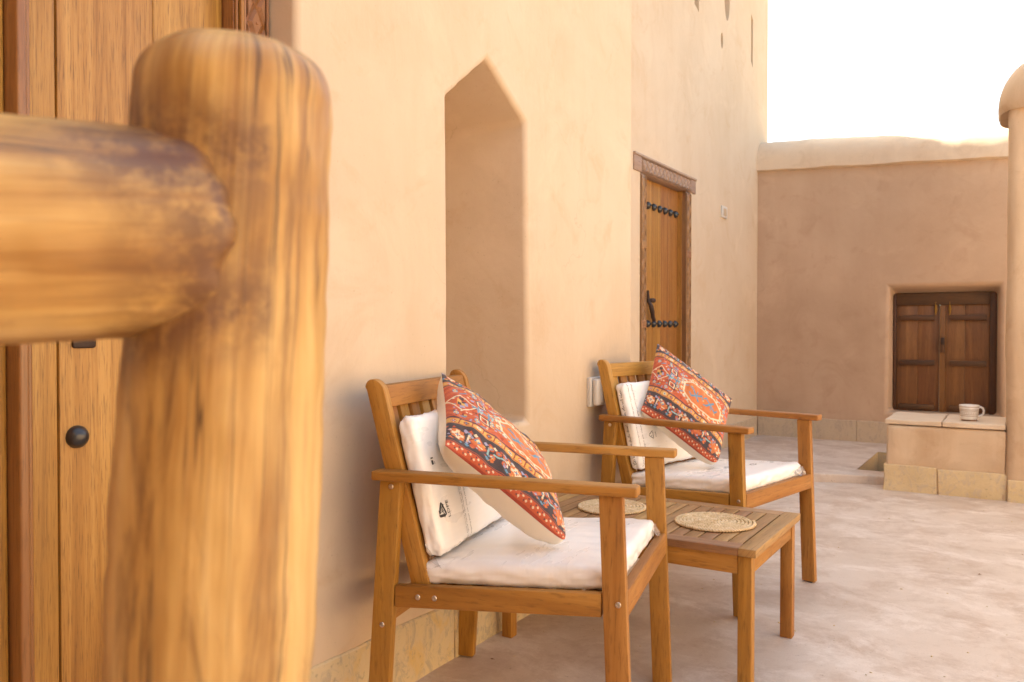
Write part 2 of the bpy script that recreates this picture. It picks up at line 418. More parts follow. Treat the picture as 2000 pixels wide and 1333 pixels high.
def mk_fabric(name, col):
    t = NT(name); O = t.obj()
    wv = t.noise(O, 900, 2, 0.5); lo = t.noise(O, 14, 4, 0.6, 0.6)
    c = t.mix(t.math('MULTIPLY', lo, 0.25), col, tuple(x * 0.85 for x in col))
    n1 = t.bump(lo, 0.3, 0.01); n2 = t.bump(wv, 0.25, 0.0006, n1)
    return t.done(c, 0.9, n2, Sheen_Weight=0.2)
M['cream'] = mk_fabric('cream_cotton', (0.86, 0.78, 0.65))
def mk_print():
    t = NT('kilim_print_fabric'); at = t.n('Attribute', attribute_name='print'); O = t.obj()
    wv = t.noise(O, 700, 2, 0.5)
    c = t.mix(t.math('MULTIPLY', t.ramp(wv, [(0.4, (0, 0, 0)), (0.7, (1, 1, 1))]), 0.22), at.outputs['Color'], (0.30, 0.10, 0.06))
    n2 = t.bump(wv, 0.35, 0.0008, t.bump(t.noise(O, 16, 4, 0.6), 0.25, 0.01))
    return t.done(c, 0.88, n2, Sheen_Weight=0.15)
M['print'] = mk_print()
def mk_straw():
    t = NT('woven_water_hyacinth'); O = t.obj()
    a = t.noise(O, 60, 4, 0.6); b = t.noise(O, 420, 3, 0.6)
    c = t.ramp(a, [(0.3, (0.50, 0.335, 0.16)), (0.5, (0.68, 0.50, 0.29)), (0.7, (0.78, 0.62, 0.41))])
    c = t.mix(t.math('MULTIPLY', t.ramp(b, [(0.58, (0, 0, 0)), (0.7, (1, 1, 1))]), 0.5), c, (0.36, 0.19, 0.075))
    return t.done(c, 0.8, t.bump(b, 0.5, 0.001))
M['straw'] = mk_straw()
M['earth'] = plain('dry_earth', (0.27, 0.205, 0.145), 0.95, 0, 0.4, 12, 0.4)
M['leaf'] = plain('dry_leaf', (0.23, 0.11, 0.05), 0.8)

# ------------------------------------------------------------------ boolean + bevel solid
def solid(name, boxes_fn, cutters, m, parent, bevel=0.015, seg=3, wob=0.0, cuts=0):
    bm = new(); boxes_fn(bm)
    me = bpy.data.meshes.new(name); bmesh.ops.recalc_face_normals(bm, faces=bm.faces[:]); bm.to_mesh(me); bm.free()
    o = bpy.data.objects.new(name, me); COL.objects.link(o)
    tmp = []
    for cf in cutters:
        cb = new(); cf(cb); bmesh.ops.recalc_face_normals(cb, faces=cb.faces[:])
        cm = bpy.data.meshes.new('cut'); cb.to_mesh(cm); cb.free()
        co = bpy.data.objects.new('cut', cm); COL.objects.link(co); tmp.append(co)
        md = o.modifiers.new('b', 'BOOLEAN'); md.operation = 'DIFFERENCE'; md.solver = 'EXACT'; md.object = co
    dg = bpy.context.evaluated_depsgraph_get(); dg.update()
    res = bpy.data.meshes.new_from_object(o.evaluated_get(dg))
    o.modifiers.clear()
    for c in tmp:
        mm = c.data; bpy.data.objects.remove(c); bpy.data.meshes.remove(mm)
    bpy.data.objects.remove(o)
    bm = new(); bm.from_mesh(res); bpy.data.meshes.remove(res)
    bmesh.ops.remove_doubles(bm, verts=bm.verts[:], dist=1e-5)
    es = [e for e in bm.edges if len(e.link_faces) == 2 and e.calc_face_angle(0) > R(25)]
    bmesh.ops.bevel(bm, geom=es, offset=bevel, segments=seg, profile=0.5, affect='EDGES', clamp_overlap=True)
    bmesh.ops.triangulate(bm, faces=[f for f in bm.faces if len(f.verts) > 4])
    for f in bm.faces: f.material_index = 0
    o = obj(name, bm, m, parent, 35)
    wn_ = o.modifiers.new('normals', 'WEIGHTED_NORMAL'); wn_.mode = 'FACE_AREA'; wn_.weight = 100; wn_.keep_sharp = True
    return o

def prism_x(bm, pts_yz, x0, x1, pts2=None):
    a = [bm.verts.new((x0, y, z)) for y, z in pts_yz]; b = [bm.verts.new((x1, y, z)) for y, z in (pts2 or pts_yz)]
    n = len(a)
    bm.faces.new(a); bm.faces.new(b[::-1])
    for i in range(n): bm.faces.new([a[i], a[(i + 1) % n], b[(i + 1) % n], b[i]])

# ------------------------------------------------------------------ ground
XW = -0.50           # wall face beside the carved door
def ground():
    bm = new()
    xs = [-400, -0.3, 0.50, 0.695, 5.2, 400]; ys = [-400, -2.2, 5.53, 6.45, 7.1, 400]
    V = [[bm.verts.new((x, y, 0)) for y in ys] for x in xs]
    for i in range(5):
        for j in range(5):
            if i == 2 and j == 2: continue
            f = bm.faces.new([V[i][j], V[i + 1][j], V[i + 1][j + 1], V[i][j + 1]])
            f.material_index = 0 if 1 <= i <= 3 and 1 <= j <= 3 else 1
    o = obj('ground', bm, [M['floor'], M['earth']], None, None); tag(o, kind='structure')
ground()

# ------------------------------------------------------------------ house: main building on the left
house = thing('house', 'tall sand coloured plaster building with a pointed wall niche and two carved wooden doors', 'building', (0, 0, 0))
H = 5.6
D0, D1, DT = 0.22, 1.305, 2.06        # near door opening
_nc = [(1.872, 0.635), (2.314, 0.635), (2.305, 1.1), (2.296, 1.601), (2.071, 1.745), (1.866, 1.586), (1.872, 1.1)]
niche = []
for (ya, za), (yb, zb) in zip(_nc, _nc[1:] + _nc[:1]):
    nseg = max(1, int(math.hypot(yb - ya, zb - za) / 0.07))
    for k in range(nseg):
        f = k / nseg; jt = 0.0 if k == 0 else 0.0035
        q = (ya + (yb - ya) * f, za + (zb - za) * f)
        niche.append((q[0] + jt * noise.noise((q[0] * 9, q[1] * 9, 1.0)), q[1] + jt * noise.noise((q[0] * 9, q[1] * 9, 5.0))))
solid('wall', lambda bm: box(bm, (-3.2, -4.0, 0), (0, 3.153, H)),
      [lambda bm: prism_x(bm, [(2.09 + (y - 2.09) * 1.09, 1.15 + (z - 1.15) * 1.015) for y, z in niche], 0.2, -0.40, [(2.09 + (y - 2.09) * 0.82, 1.15 + (z - 1.15) * 0.97) for y, z in niche]),
       lambda bm: box(bm, (-0.175, D0, -0.2), (0.3, D1, DT))], M['plaster'], house, 0.018, 4)
def oval(yc, zc, ry, rz, n=20): return [(yc + ry * math.cos(2 * math.pi * k / n), zc + rz * math.sin(2 * math.pi * k / n)) for k in range(n)]
solid('wall', lambda bm: box(bm, (-3.2, 3.16, 0), (XW, 7.2, H - 0.05)),
      [lambda bm: prism_x(bm, [(6.68, 3.09), (6.735, 3.05), (6.735, 3.43), (6.68, 3.47)], 0, XW - 0.09),
       lambda bm: prism_x(bm, oval(6.045, 3.38, 0.066, 0.17), 0, XW - 0.1),
       lambda bm: prism_x(bm, oval(5.925, 3.03, 0.028, 0.06, 10), 0, XW - 0.08),
       lambda bm: prism_x(bm, [(5.33, 3.10), (5.42, 3.07), (5.42, 3.6), (5.33, 3.6)], 0, XW - 0.09),
       lambda bm: box(bm, (XW - 0.16, 4.42, -0.2), (0.0, 5.26, 1.90))], M['plaster'], house, 0.012, 3)
# roof parapet
for k in range(5):
    y = 3.6 + k * 0.85; bm = new()
    prism_x(bm, [(y - 0.26, H - 0.06), (y + 0.26, H - 0.06), (y + 0.26, H + 0.2), (y + 0.13, H + 0.2), (y + 0.13, H + 0.38), (y - 0.13, H + 0.38), (y - 0.13, H + 0.2), (y - 0.26, H + 0.2)], XW - 0.3, XW)
    obj('merlon', bm, M['plaster'], house)
# unseen wing behind the camera, added to block sky light and bounce ochre
bm = new(); box(bm, (0.02, -4.0, 0), (3.6, -1.92, 4.3), 0.02); obj('wall', bm, M['plaster_ochre'], house)

def stones(parent, spans, fn_box, m):
    for k, (a, b) in enumerate(spans):
        bm = new(); fn_box(bm, a, b, k); obj('stone', bm, m, parent)

def rough_stone(bm, lo, hi, seed, amp=0.004, axis=0):
    """ashlar with a slightly uneven face and a wavering top edge"""
    fs = box(bm, lo, hi, 0.004, 1)
    bmesh.ops.subdivide_edges(bm, edges=[e for e in bm.edges if e.calc_length() > 0.05], cuts=6, use_grid_fill=True)
    for v in bm.verts:
        n = fbm(v.co, 9, 3, seed)
        v.co.x += amp * n; v.co.y += amp * fbm(v.co, 9, 2, seed + 3)
        if v.co.z > (lo[2] + hi[2]) / 2: v.co.z += 0.006 * fbm(v.co, 6, 3, seed + 7)

r2 = random.Random(3)
y = D1 + 0.02; sp = []
for w in (0.569, 0.64, 0.60): sp.append((y, min(y + w, 3.15))); y += w
stones(house, sp, lambda bm, a, b, k: rough_stone(bm, (-0.06, a + 0.002, -0.02), (0.006 + r2.uniform(0, 0.004), b - 0.002, 0.163 + r2.uniform(-0.006, 0.006)), k), M['stone'])
y = 3.17; sp = []
for w in (0.6, 0.62): sp.append((y, y + w)); y += w
sp += [(5.29, 5.85), (5.86, 6.42), (6.43, 6.89)]
stones(house, sp, lambda bm, a, b, k: rough_stone(bm, (XW - 0.06, a + 0.002, 0.0), (XW + 0.006 + r2.uniform(0, 0.004), b - 0.002, 0.21 + r2.uniform(-0.006, 0.006)), k + 9), M['stone_c'])

def dome(bm, c, r, axis_x=1, h=0.8, n=20):
    """half ball stud facing +X"""
    prof = [(r * math.cos(a), h * r * math.sin(a)) for a in [R(x) for x in (0, 18, 36, 54, 72)]] + [(0, h * r)]
    prof = [(r * 0.96, -0.004)] + prof
    lathe(bm, prof, n, Matrix.Translation(Vector(c)) @ Matrix.Rotation(R(90), 4, 'Y'))

def carving(parent, origin, ldir, wdir, length, width, m, pitch, depth=0.006, margin=0.012, dots=True):
    """carved band: raised lozenges and half lozenges with V grooves between, on +X"""
    o = Vector(origin); ld = Vector(ldir); wd = Vector(wdir); nx = Vector((1, 0, 0))
    bm = new()
    def P(a, b, h): return o + ld * a + wd * b + nx * h
    n = max(1, round((length - 2 * margin) / pitch)); p = (length - 2 * margin) / n
    w0, w1 = margin, width - margin; wm = (w0 + w1) / 2
    g = p * (0.075 if dots else 0.10)
    def tile(poly):
        c = Vector((sum(q[0] for q in poly) / len(poly), sum(q[1] for q in poly) / len(poly)))
        def ins(d):
            out = []
            for q in poly:
                v = Vector(q) - c; L = v.length; out.append(c + v * max(0.05, (L - d) / L))
            return out
        A = [bm.verts.new(P(q[0], q[1], 0.0)) for q in ins(g * 0.7)]
        B = [bm.verts.new(P(q[0], q[1], depth)) for q in ins(g * 2.2)]
        bm.faces.new(B)
        for i in range(len(A)): bm.faces.new([A[i], A[(i + 1) % len(A)], B[(i + 1) % len(A)], B[i]])
    for k in range(n):
        a = margin + k * p
        tile([(a + p / 2, w0), (a + p, wm), (a + p / 2, w1), (a, wm)])
        for wq in (w0, w1):
            if k == 0: tile([(a, wq), (a + p / 2, wq), (a, wm)])
            tile([(a + p / 2, wq), (a + 1.5 * p, wq), (a + p, wm)] if k < n - 1 else [(a + p / 2, wq), (a + p, wq), (a + p, wm)])
        if dots:
            c = P(a + p / 2, wm, depth)
            lathe(bm, [(0.0035, -0.001), (0.0035, 0.001), (0.002, 0.0028), (0, 0.003)], 8, Matrix.Translation(c) @ Matrix.Rotation(R(90), 4, 'Y'))
    for b0, b1 in ((0.0, margin - 0.003), (width - margin + 0.003, width)):
        q = [P(0, b0, 0), P(length, b0, 0), P(length, b1, 0), P(0, b1, 0)]
        hexa(bm, q + [v + nx * (depth * 1.1) for v in q], 0.0015, 1, ld)
    uv_board(bm, bm.faces[:], ld, rnd.random() * 1e5)
    return obj('carving', bm, m, parent, 20)

# --- near double door
LX = -0.12                                 # face of the leaves
def near_door():
    yc = 0.757
    frame = bpy.data.objects.new('door_frame', None); link(frame, house)
    for s in (1, -1):
        def Y(a, b):      # mirrored span
            return (a, b) if s > 0 else (2 * yc - b, 2 * yc - a)
        a, b = Y(1.205, 1.304)
        bm = new(); box(bm, (-0.172, a, 0), (-0.086, b, DT - 0.002), 0.003, 2, (0, 0, 1)); obj('jamb', bm, M['door_dark'], frame)
        for (q0, q1, x) in ((1.207, 1.214, -0.079), (1.217, 1.2265, -0.074)):
            a, b = Y(q0, q1); bm = new(); box(bm, (-0.0865, a, 0), (x, b, DT - 0.004), 0.003, 3, (0, 0, 1)); obj('moulding', bm, M['door'], frame)
        a, b = Y(1.2285, 1.2985)
        carving(frame, (-0.0858, a, 0.0), (0, 0, 1), (0, 1, 0), DT - 0.01, b - a, M['carved'], 0.078, 0.007, 0.009)
    bm = new(); box(bm, (-0.172, D0 + 0.003, DT - 0.1), (-0.089, D1 - 0.003, DT - 0.004), 0.003, 2, (0, 1, 0)); obj('head', bm, M['door_dark'], frame)
    door = bpy.data.objects.new('door', None); link(door, house); tag(door, 'tall golden plank double door behind the log handrail')
    zt = DT - 0.105
    def plank(a, b, x=LX, m='door'):
        bm = new(); box(bm, (-0.165, a, 0.012), (x, b, zt), 0.0022, 2, (0, 0, 1)); obj('plank', bm, M[m], door)
    plank(0.7875, 0.8365); plank(0.8405, 1.035); plank(1.0356, 1.203)
    plank(0.655, 0.7265); plank(0.48, 0.6535); plank(0.311, 0.479)
    # meeting stile with beads
    bm = new(); box(bm, (-0.163, 0.7475, 0.012), (-0.076, 0.7655, zt), 0.005, 3, (0, 0, 1)); obj('meeting_stile', bm, M['door_dark'], door)
    for a, b, x in ((0.7662, 0.7755, -0.086), (0.7762, 0.7815, -0.100), (0.782, 0.7870, -0.1145)):
        bm = new(); box(bm, (-0.162, a, 0.012), (x, b, zt), 0.0035, 3, (0, 0, 1)); obj('bead', bm, M['door'] if x < -0.09 else M['door_dark'], door)
    bm = new(); box(bm, (-0.162, 0.728, 0.012), (-0.1145, 0.7465, zt), 0.0035, 3, (0, 0, 1)); obj('bead', bm, M['door'], door)
    for z in (0.735, 1.80):
        for yy in (0.872, 1.03, 1.15, 0.62, 0.50, 0.37):
            bm = new(); dome(bm, (LX, yy, z), 0.0215, h=0.95); obj('stud', bm, M['iron'], door)
    # hasp plate, mostly behind the rail
    bm = new(); box(bm, (LX - 0.001, 0.863, 0.899), (LX + 0.006, 0.908, 1.06), 0.005, 2, (0, 0, 1)); box(bm, (LX + 0.004, 0.876, 0.94), (LX + 0.011, 0.896, 1.03), 0.003, 2)
    obj('hasp', bm, M['iron_rust'], door)
    bm = new()
    ring = [(LX + 0.016 + 0.006 * math.sin(t), 0.886 + 0.03 * math.sin(t), 1.03 + 0.03 * math.cos(t)) for t in [2 * math.pi * k / 20 for k in range(21)]]
    tube(bm, ring, 0.004, 8); obj('ring_pull', bm, M['iron_rust'], door)
near_door()

# --- carved door further along the wall
def far_door():
    XF = XW + 0.004
    frame = bpy.data.objects.new('door_frame', None); link(frame, house)
    tag(frame, 'weathered frame carved with lozenges round the far door')
    for a, b in ((4.421, 4.496), (5.168, 5.259)):
        bm = new(); box(bm, (XW - 0.155, a, 0.05), (XF, b, 1.832), 0.003, 2, (0, 0, 1)); obj('jamb', bm, M['shutter'], frame)
        carving(frame, (XF + 0.0008, a + 0.003, 0.06), (0, 0, 1), (0, 1, 0), 1.76, b - a - 0.006, M['carved'], 0.092, 0.006, 0.007, False)
        for z in (0.55, 0.94, 1.40):
            bm = new(); box(bm, (XF, a + 0.004, z), (XF + 0.009, b - 0.004, z + 0.045), 0.003, 1, (0, 1, 0)); obj('block', bm, M['carved'], frame)
    bm = new(); box(bm, (XW - 0.155, 4.318, 1.834), (XF + 0.004, 5.352, 1.932), 0.004, 2, (0, 1, 0)); obj('lintel', bm, M['carved_grey'], frame)
    bm = new(); box(bm, (XW - 0.05, 4.318, 1.921), (XF + 0.012, 5.352, 1.936), 0.003, 1, (0, 1, 0)); obj('moulding', bm, M['carved_grey'], frame)
    bm = new(); box(bm, (XW, 4.425, 1.838), (XF + 0.0052, 5.255, 1.919), 0.001, 1, (0, 1, 0)); obj('groove_ground', bm, M['shutter'], frame)
    carving(frame, (XF + 0.0056, 4.43, 1.838), (0, 1, 0), (0, 0, 1), 0.82, 0.080, M['carved_grey'], 0.062, 0.006, 0.006, False)
    bm = new(); box(bm, (XW - 0.15, 5.1645, 0.05), (XW - 0.02, 5.1678, 1.832), 0.001, 1, (0, 0, 1)); obj('jamb_lining', bm, M['door'], frame)
    door = bpy.data.objects.new('door', None); link(door, house); tag(door, 'small plank door with two rows of black studs in a carved frame')
    ys = [4.498, 4.60, 4.735, 4.865, 5.0, 5.1635]
    for a, b in zip(ys, ys[1:]):
        bm = new(); box(bm, (XW - 0.10, a + 0.0006, 0.055), (XW - 0.050, b - 0.0006, 1.831), 0.0012, 1, (0, 0, 1)); obj('plank', bm, M['door'], door)
    for z in (1.676, 0.965, 0.35):
        for k in range(6):
            bm = new(); dome(bm, (XW - 0.050, 4.65 + k * 0.0925, z), 0.0235, h=1.0, n=16)
            lathe(bm, [(0.007, 0.020), (0.006, 0.0262), (0, 0.0268)], 8, Matrix.Translation((XW - 0.050, 4.65 + k * 0.0925, z)) @ Matrix.Rotation(R(90), 4, 'Y'))
            obj('stud', bm, M['iron'], door)
    # forged handle: boss, spike and hanging lever
    bm = new(); xf = XW - 0.05
    tube(bm, [(xf + 0.01, 4.642, 1.165), (xf + 0.012, 4.642, 1.10), (xf + 0.03, 4.64, 1.07), (xf + 0.034, 4.648, 1.04), (xf + 0.03, 4.665, 1.01), (xf + 0.026, 4.70, 0.985)], [0.006, 0.010, 0.014, 0.015, 0.013, 0.011], 8)
    tube(bm, [(xf, 4.655, 1.105), (xf + 0.022, 4.662, 1.105), (xf + 0.028, 4.69, 1.105)], [0.012, 0.013, 0.014], 8)
    obj('handle', bm, M['iron_rust'], door)
    bm = new(); box(bm, (xf - 0.001, 4.610, 1.0), (xf + 0.004, 4.618, 1.04)); obj('keyhole', bm, M['iron'], door)
    bm = new(); box(bm, (XW - 0.165, 4.42, 0.0), (XW - 0.01, 5.26, 0.054), 0.006, 2); obj('threshold', bm, M['stone_b'], house)
far_door()

# ------------------------------------------------------------------ raised floor with the stair pit and its kerb
def raised_floor():
    bm = new()
    zt = 0.052
    front = [(XW, 5.13), (-0.1, 5.16), (0.2, 5.225), (0.34, 5.262), (0.50, 5.315), (0.69, 5.355)]
    x0, x1, y0, y1 = 0.50, 0.695, 5.53, 6.40
    # top sheet built from strips around the pit
    def F(pts, z=zt): return bm.faces.new([bm.verts.new((a, b, z)) for a, b in pts])
    F(front[:5] + [(0.50, 6.9), (XW, 6.9)])
    F([(0.50, 5.315), (0.69, 5.355), (0.695, 5.53), (0.50, 5.53)])
    F([(0.50, y1), (0.695, y1), (0.695, 6.9), (0.50, 6.9)])
    F([(0.695, 5.70), (2.2, 5.70), (2.2, 6.9), (0.695, 6.9)])
    # kerb face
    for (a, b) in zip(front, front[1:]):
        bm.faces.new([bm.verts.new(p) for p in ((a[0], a[1], -0.01), (b[0], b[1], -0.01), (b[0], b[1], zt), (a[0], a[1], zt))])
    bmesh.ops.remove_doubles(bm, verts=bm.verts[:], dist=1e-4)
    es = [e for e in bm.edges if len(e.link_faces) == 2 and e.calc_face_angle(0) > R(60)]
    bmesh.ops.bevel(bm, geom=es, offset=0.010, segments=3, profile=0.5, affect='EDGES')
    o = obj('raised_floor', bm, M['floor'], None, 50); tag(o, kind='structure')
    bm = new()
    W = [((x0, y0), (x0, y1)), ((x0, y1), (x1, y1)), ((x1, y1), (x1, y0)), ((x1, y0), (x0, y0))]
    for a, b in W:
        bm.faces.new([bm.verts.new(p) for p in ((a[0], a[1], -0.6), (b[0], b[1], -0.6), (b[0], b[1], zt - 0.001), (a[0], a[1], zt - 0.001))])
    bm.faces.new([bm.verts.new((a, b, -0.6)) for a, b in ((x0, y0), (x1, y0), (x1, y1), (x0, y1))])
    o = obj('stair_pit', bm, M['stone_b'], None, None); tag(o, kind='structure')
raised_floor()

# ------------------------------------------------------------------ far courtyard wall with coping and shutters
cw = thing('courtyard_wall', 'brown plaster courtyard wall with a rounded coping and small dark wooden shutters', 'wall', (0, 6.9, 0))
def cwp(o):
    o.location = o.location - Vector((0, 6.9, 0)); return o
YF = 6.9
def hole(bm):
    f = [(0.497, 0.30), (1.247, 0.30), (1.240, 1.258), (0.507, 1.258)]; b = [(0.517, 0.30), (1.218, 0.30), (1.218, 1.213), (0.517, 1.213)]
    A = [bm.verts.new((x, YF - 0.001, z)) for x, z in f]; B = [bm.verts.new((x, YF + 0.13, z)) for x, z in b]; Cc = [bm.verts.new((x, YF + 0.5, z)) for x, z in b]
    A0 = [bm.verts.new((x + (x - 0.87) * 0.05, YF - 0.1, z + (0.03 if z > 1 else 0))) for x, z in f]
    bm.faces.new(A0); bm.faces.new(Cc[::-1])
    for P_, Q in ((A0, A), (A, B), (B, Cc)):
        for i in range(4): bm.faces.new([P_[i], P_[(i + 1) % 4], Q[(i + 1) % 4], Q[i]])
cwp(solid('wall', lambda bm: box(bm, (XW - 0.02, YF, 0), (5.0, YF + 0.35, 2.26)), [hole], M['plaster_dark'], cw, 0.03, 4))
def coping_seg(bm, x0, x1, n, zb, zslope, yc, hw, h, seed):
    """half-round plaster coping running along X, hand-made and uneven"""
    K = 22; rings = []
    for i in range(n + 1):
        x = x0 + (x1 - x0) * i / n; z0 = zb + zslope * (x - x0)
        ring = []
        for k in range(K + 1):
            a = math.pi * k / K
            yy = -math.cos(a); zz = math.sin(a) ** 0.75
            p = Vector((x, yc + hw * yy, z0 + h * zz))
            d = 0.010 * fbm(p, 3.0, 3, seed) + 0.004 * fbm(p, 12, 2, seed + 5)
            p += Vector((0, yy, zz)) * d
            if k in (0, K): p.z += 0.008 * fbm(p, 5, 3, seed + 9)
            ring.append(bm.verts.new(p))
        ring.append(bm.verts.new((x, yc + hw * 0.80, z0 - 0.012))); ring.append(bm.verts.new((x, yc - hw * 0.80, z0 - 0.012)))
        rings.append(ring)
    for a, b in zip(rings, rings[1:]):
        m = len(a)
        for k in range(m): bm.faces.new([a[k], a[(k + 1) % m], b[(k + 1) % m], b[k]])
    bm.faces.new(rings[0]); bm.faces.new(rings[-1][::-1])
bm = new(); coping_seg(bm, XW - 0.015, 5.0, 180, 2.243, -0.044, YF + 0.175, 0.215, 0.262, 4)
cwp(obj('coping', bm, M['coping'], cw, 60))
bm = new(); box(bm, (5.0, -1.90, 0), (5.4, YF + 0.35, 2.7), 0.04, 3); cwp(obj('wall', bm, M['plaster'], cw))  # unseen opposite wall, added to throw sunlit bounce onto the main wall
r3 = random.Random(5)
def cstone(bm, a, b, k): rough_stone(bm, (a + 0.002, YF - 0.012, 0.03), (b - 0.002, YF + 0.06, 0.215 + r3.uniform(-0.008, 0.006)), k + 20)
xx = XW + 0.01
for k, w in enumerate((0.42, 0.35, 0.41, 0.45)):
    bm = new(); cstone(bm, xx, min(xx + w, 1.29), k); cwp(obj('stone', bm, M['stone_c'], cw)); xx += w

def shutters():
    w = bpy.data.objects.new('shutter_window', None); link(w, cw)
    y0 = YF + 0.135
    def part(name, lo, hi, m, bev=0.003, L=None, sm=30, parent=w):
        bm = new(); box(bm, (lo[0], lo[1], lo[2]), (hi[0], hi[1], hi[2]), bev, 2, L); o = obj(name, bm, M[m], parent, sm)
        return cwp(o)
    part('frame_stile', (0.518, y0 - 0.005, 0.302), (0.541, y0 + 0.07, 1.211), 'shutter_dark')
    part('frame_stile', (1.172, y0 - 0.005, 0.302), (1.217, y0 + 0.07, 1.211), 'shutter_dark')
    part('frame_head', (0.5415, y0 - 0.006, 1.118), (1.1715, y0 + 0.07, 1.2105), 'shutter_dark')
    xs = [(0.5425, 0.6895), (0.6905, 0.8385)], [(0.8455, 1.0095), (1.0105, 1.171)]
    for leaf, (a0, a1) in zip(xs, ((0.5425, 0.8385), (0.8455, 1.171))):
        for a, b in leaf: part('plank', (a, y0 + 0.012, 0.303), (b, y0 + 0.045, 1.124), 'shutter', 0.0015, (0, 0, 1))
    for z in (1.02, 0.675, 0.335):
        part('batten', (0.560, y0 - 0.012, z - 0.02), (0.808, y0 + 0.0125, z + 0.02), 'shutter_dark', 0.006)
        part('batten', (0.909, y0 - 0.012, z - 0.02), (1.152, y0 + 0.0125, z + 0.02), 'shutter_dark', 0.006)
    part('cover_strip', (0.8410, y0 - 0.006, 0.303), (0.879, y0 + 0.0125, 1.112), 'shutter', 0.003, (0, 0, 1))
    part('lock', (0.850, y0 - 0.03, 0.755), (0.877, y0 - 0.0055, 0.87), 'shutter_dark', 0.004)
    part('lock_plate', (0.852, y0 - 0.033, 0.815), (0.876, y0 - 0.0295, 0.868), 'iron_rust', 0.001)
    for xc in (0.814, 0.909):
        bm = new()
        for dz, ww in ((0.0, 0.011), (0.020, 0.008), (-0.020, 0.008)):
            box(bm, (xc - ww, y0 - 0.001, 1.085 + dz - 0.011), (xc + ww, y0 + 0.013, 1.085 + dz + 0.011), 0.003, 1)
        tube(bm, [(xc, y0 - 0.003, 1.04), (xc, y0 - 0.003, 1.13)], 0.004, 8)
        lathe(bm, [(0, -0.006), (0.008, 0), (0, 0.012)], 8, Matrix.Translation((xc, y0 - 0.002, 1.135)))
        cwp(obj('brass_latch', bm, M['brass'], w))
shutters()

# ------------------------------------------------------------------ gate pier and bench on the right
pier = thing('gate_pier', 'sand plaster pier with a domed cap at the right edge beside the bench', 'pier', (1.6, 5.45, 0))
def loc0(o, c): o.location = o.location - Vector(c); return o
PC = (1.6, 5.45, 0)
def shaft():
    bm = new(); x0, x1, y0, y1 = 1.30, 1.86, 5.19, 5.72
    K, N = 60, 36
    import math as m
    rings = []
    for j in range(K + 1):
        z = 2.17 * j / K; ring = []
        for i in range(N * 4):
            s, u = divmod(i, N); u = u / N * 2 - 1
            px, py = [(u, -1), (1, u), (-u, 1), (-1, -u)][s]
            cr = 0.05
            ex, ey = (x1 - x0) / 2, (y1 - y0) / 2
            qx, qy = px * ex, py * ey
            # rounded corners
            ix, iy = max(-ex + cr, min(ex - cr, qx)), max(-ey + cr, min(ey - cr, qy))
            d = Vector((qx - ix, qy - iy)); 
            if d.length > 1e-6: d.normalize(); qx, qy = ix + d.x * cr, iy + d.y * cr
            fl = 1 + 0.012 * max(0, 1 - z / 0.6) ** 2
            p = Vector(((x0 + x1) / 2 + qx * fl, (y0 + y1) / 2 + qy * fl, z))
            n = 0.006 * fbm(p, 2.5, 3, 8)
            p.x += n * px; p.y += n * py
            ring.append(bm.verts.new(p))
        rings.append(ring)
    for a, b in zip(rings, rings[1:]):
        L = len(a)
        for k in range(L): bm.faces.new([a[k], a[(k + 1) % L], b[(k + 1) % L], b[k]])
    bm.faces.new(rings[-1])
    return bm
loc0(obj('shaft', shaft(), M['bench_plaster'], pier, 60), PC)
bm = new()
ex, ey, hh = 0.335, 0.315, 0.30
K, N = 18, 96; rings = []
for j in range(K + 1):
    a = R(90) * j / K; c, s = math.cos(a) ** 0.8, math.sin(a) ** 0.9
    ring = []
    for i in range(N):
        t = 2 * math.pi * i / N
        q = 0.55
        px = math.copysign(abs(math.cos(t)) ** q, math.cos(t)); py = math.copysign(abs(math.sin(t)) ** q, math.sin(t))
        p = Vector((1.58 + px * ex * c, 5.455 + py * ey * c, 2.145 + hh * s))
        p += Vector((px, py, 0.3)) * 0.006 * fbm(p, 4, 3, 3)
        ring.append(bm.verts.new(p))
    rings.append(ring)
low = [bm.verts.new((1.58 + (v.co.x - 1.58) * 0.97, 5.455 + (v.co.y - 5.455) * 0.97, 2.118 + 0.006 * fbm(v.co, 7, 2, 5))) for v in rings[0]]
inn = [bm.verts.new((1.58 + (v.co.x - 1.58) * 0.80, 5.455 + (v.co.y - 5.455) * 0.80, 2.115)) for v in rings[0]]
rings = [inn, low] + rings
for a, b in zip(rings, rings[1:]):
    for k in range(N): bm.faces.new([a[k], a[(k + 1) % N], b[(k + 1) % N], b[k]])
bmesh.ops.remove_doubles(bm, verts=bm.verts[:], dist=1e-5)
loc0(obj('cap', bm, M['bench_plaster'], pier, 60), PC)
for k, (a, b) in enumerate(((1.312, 1.60), (1.603, 1.88))):
    bm = new(); rough_stone(bm, (a, 5.182, -0.01), (b, 5.25, 0.118), k + 40); loc0(obj('stone', bm, M['stone_b'], pier), PC)

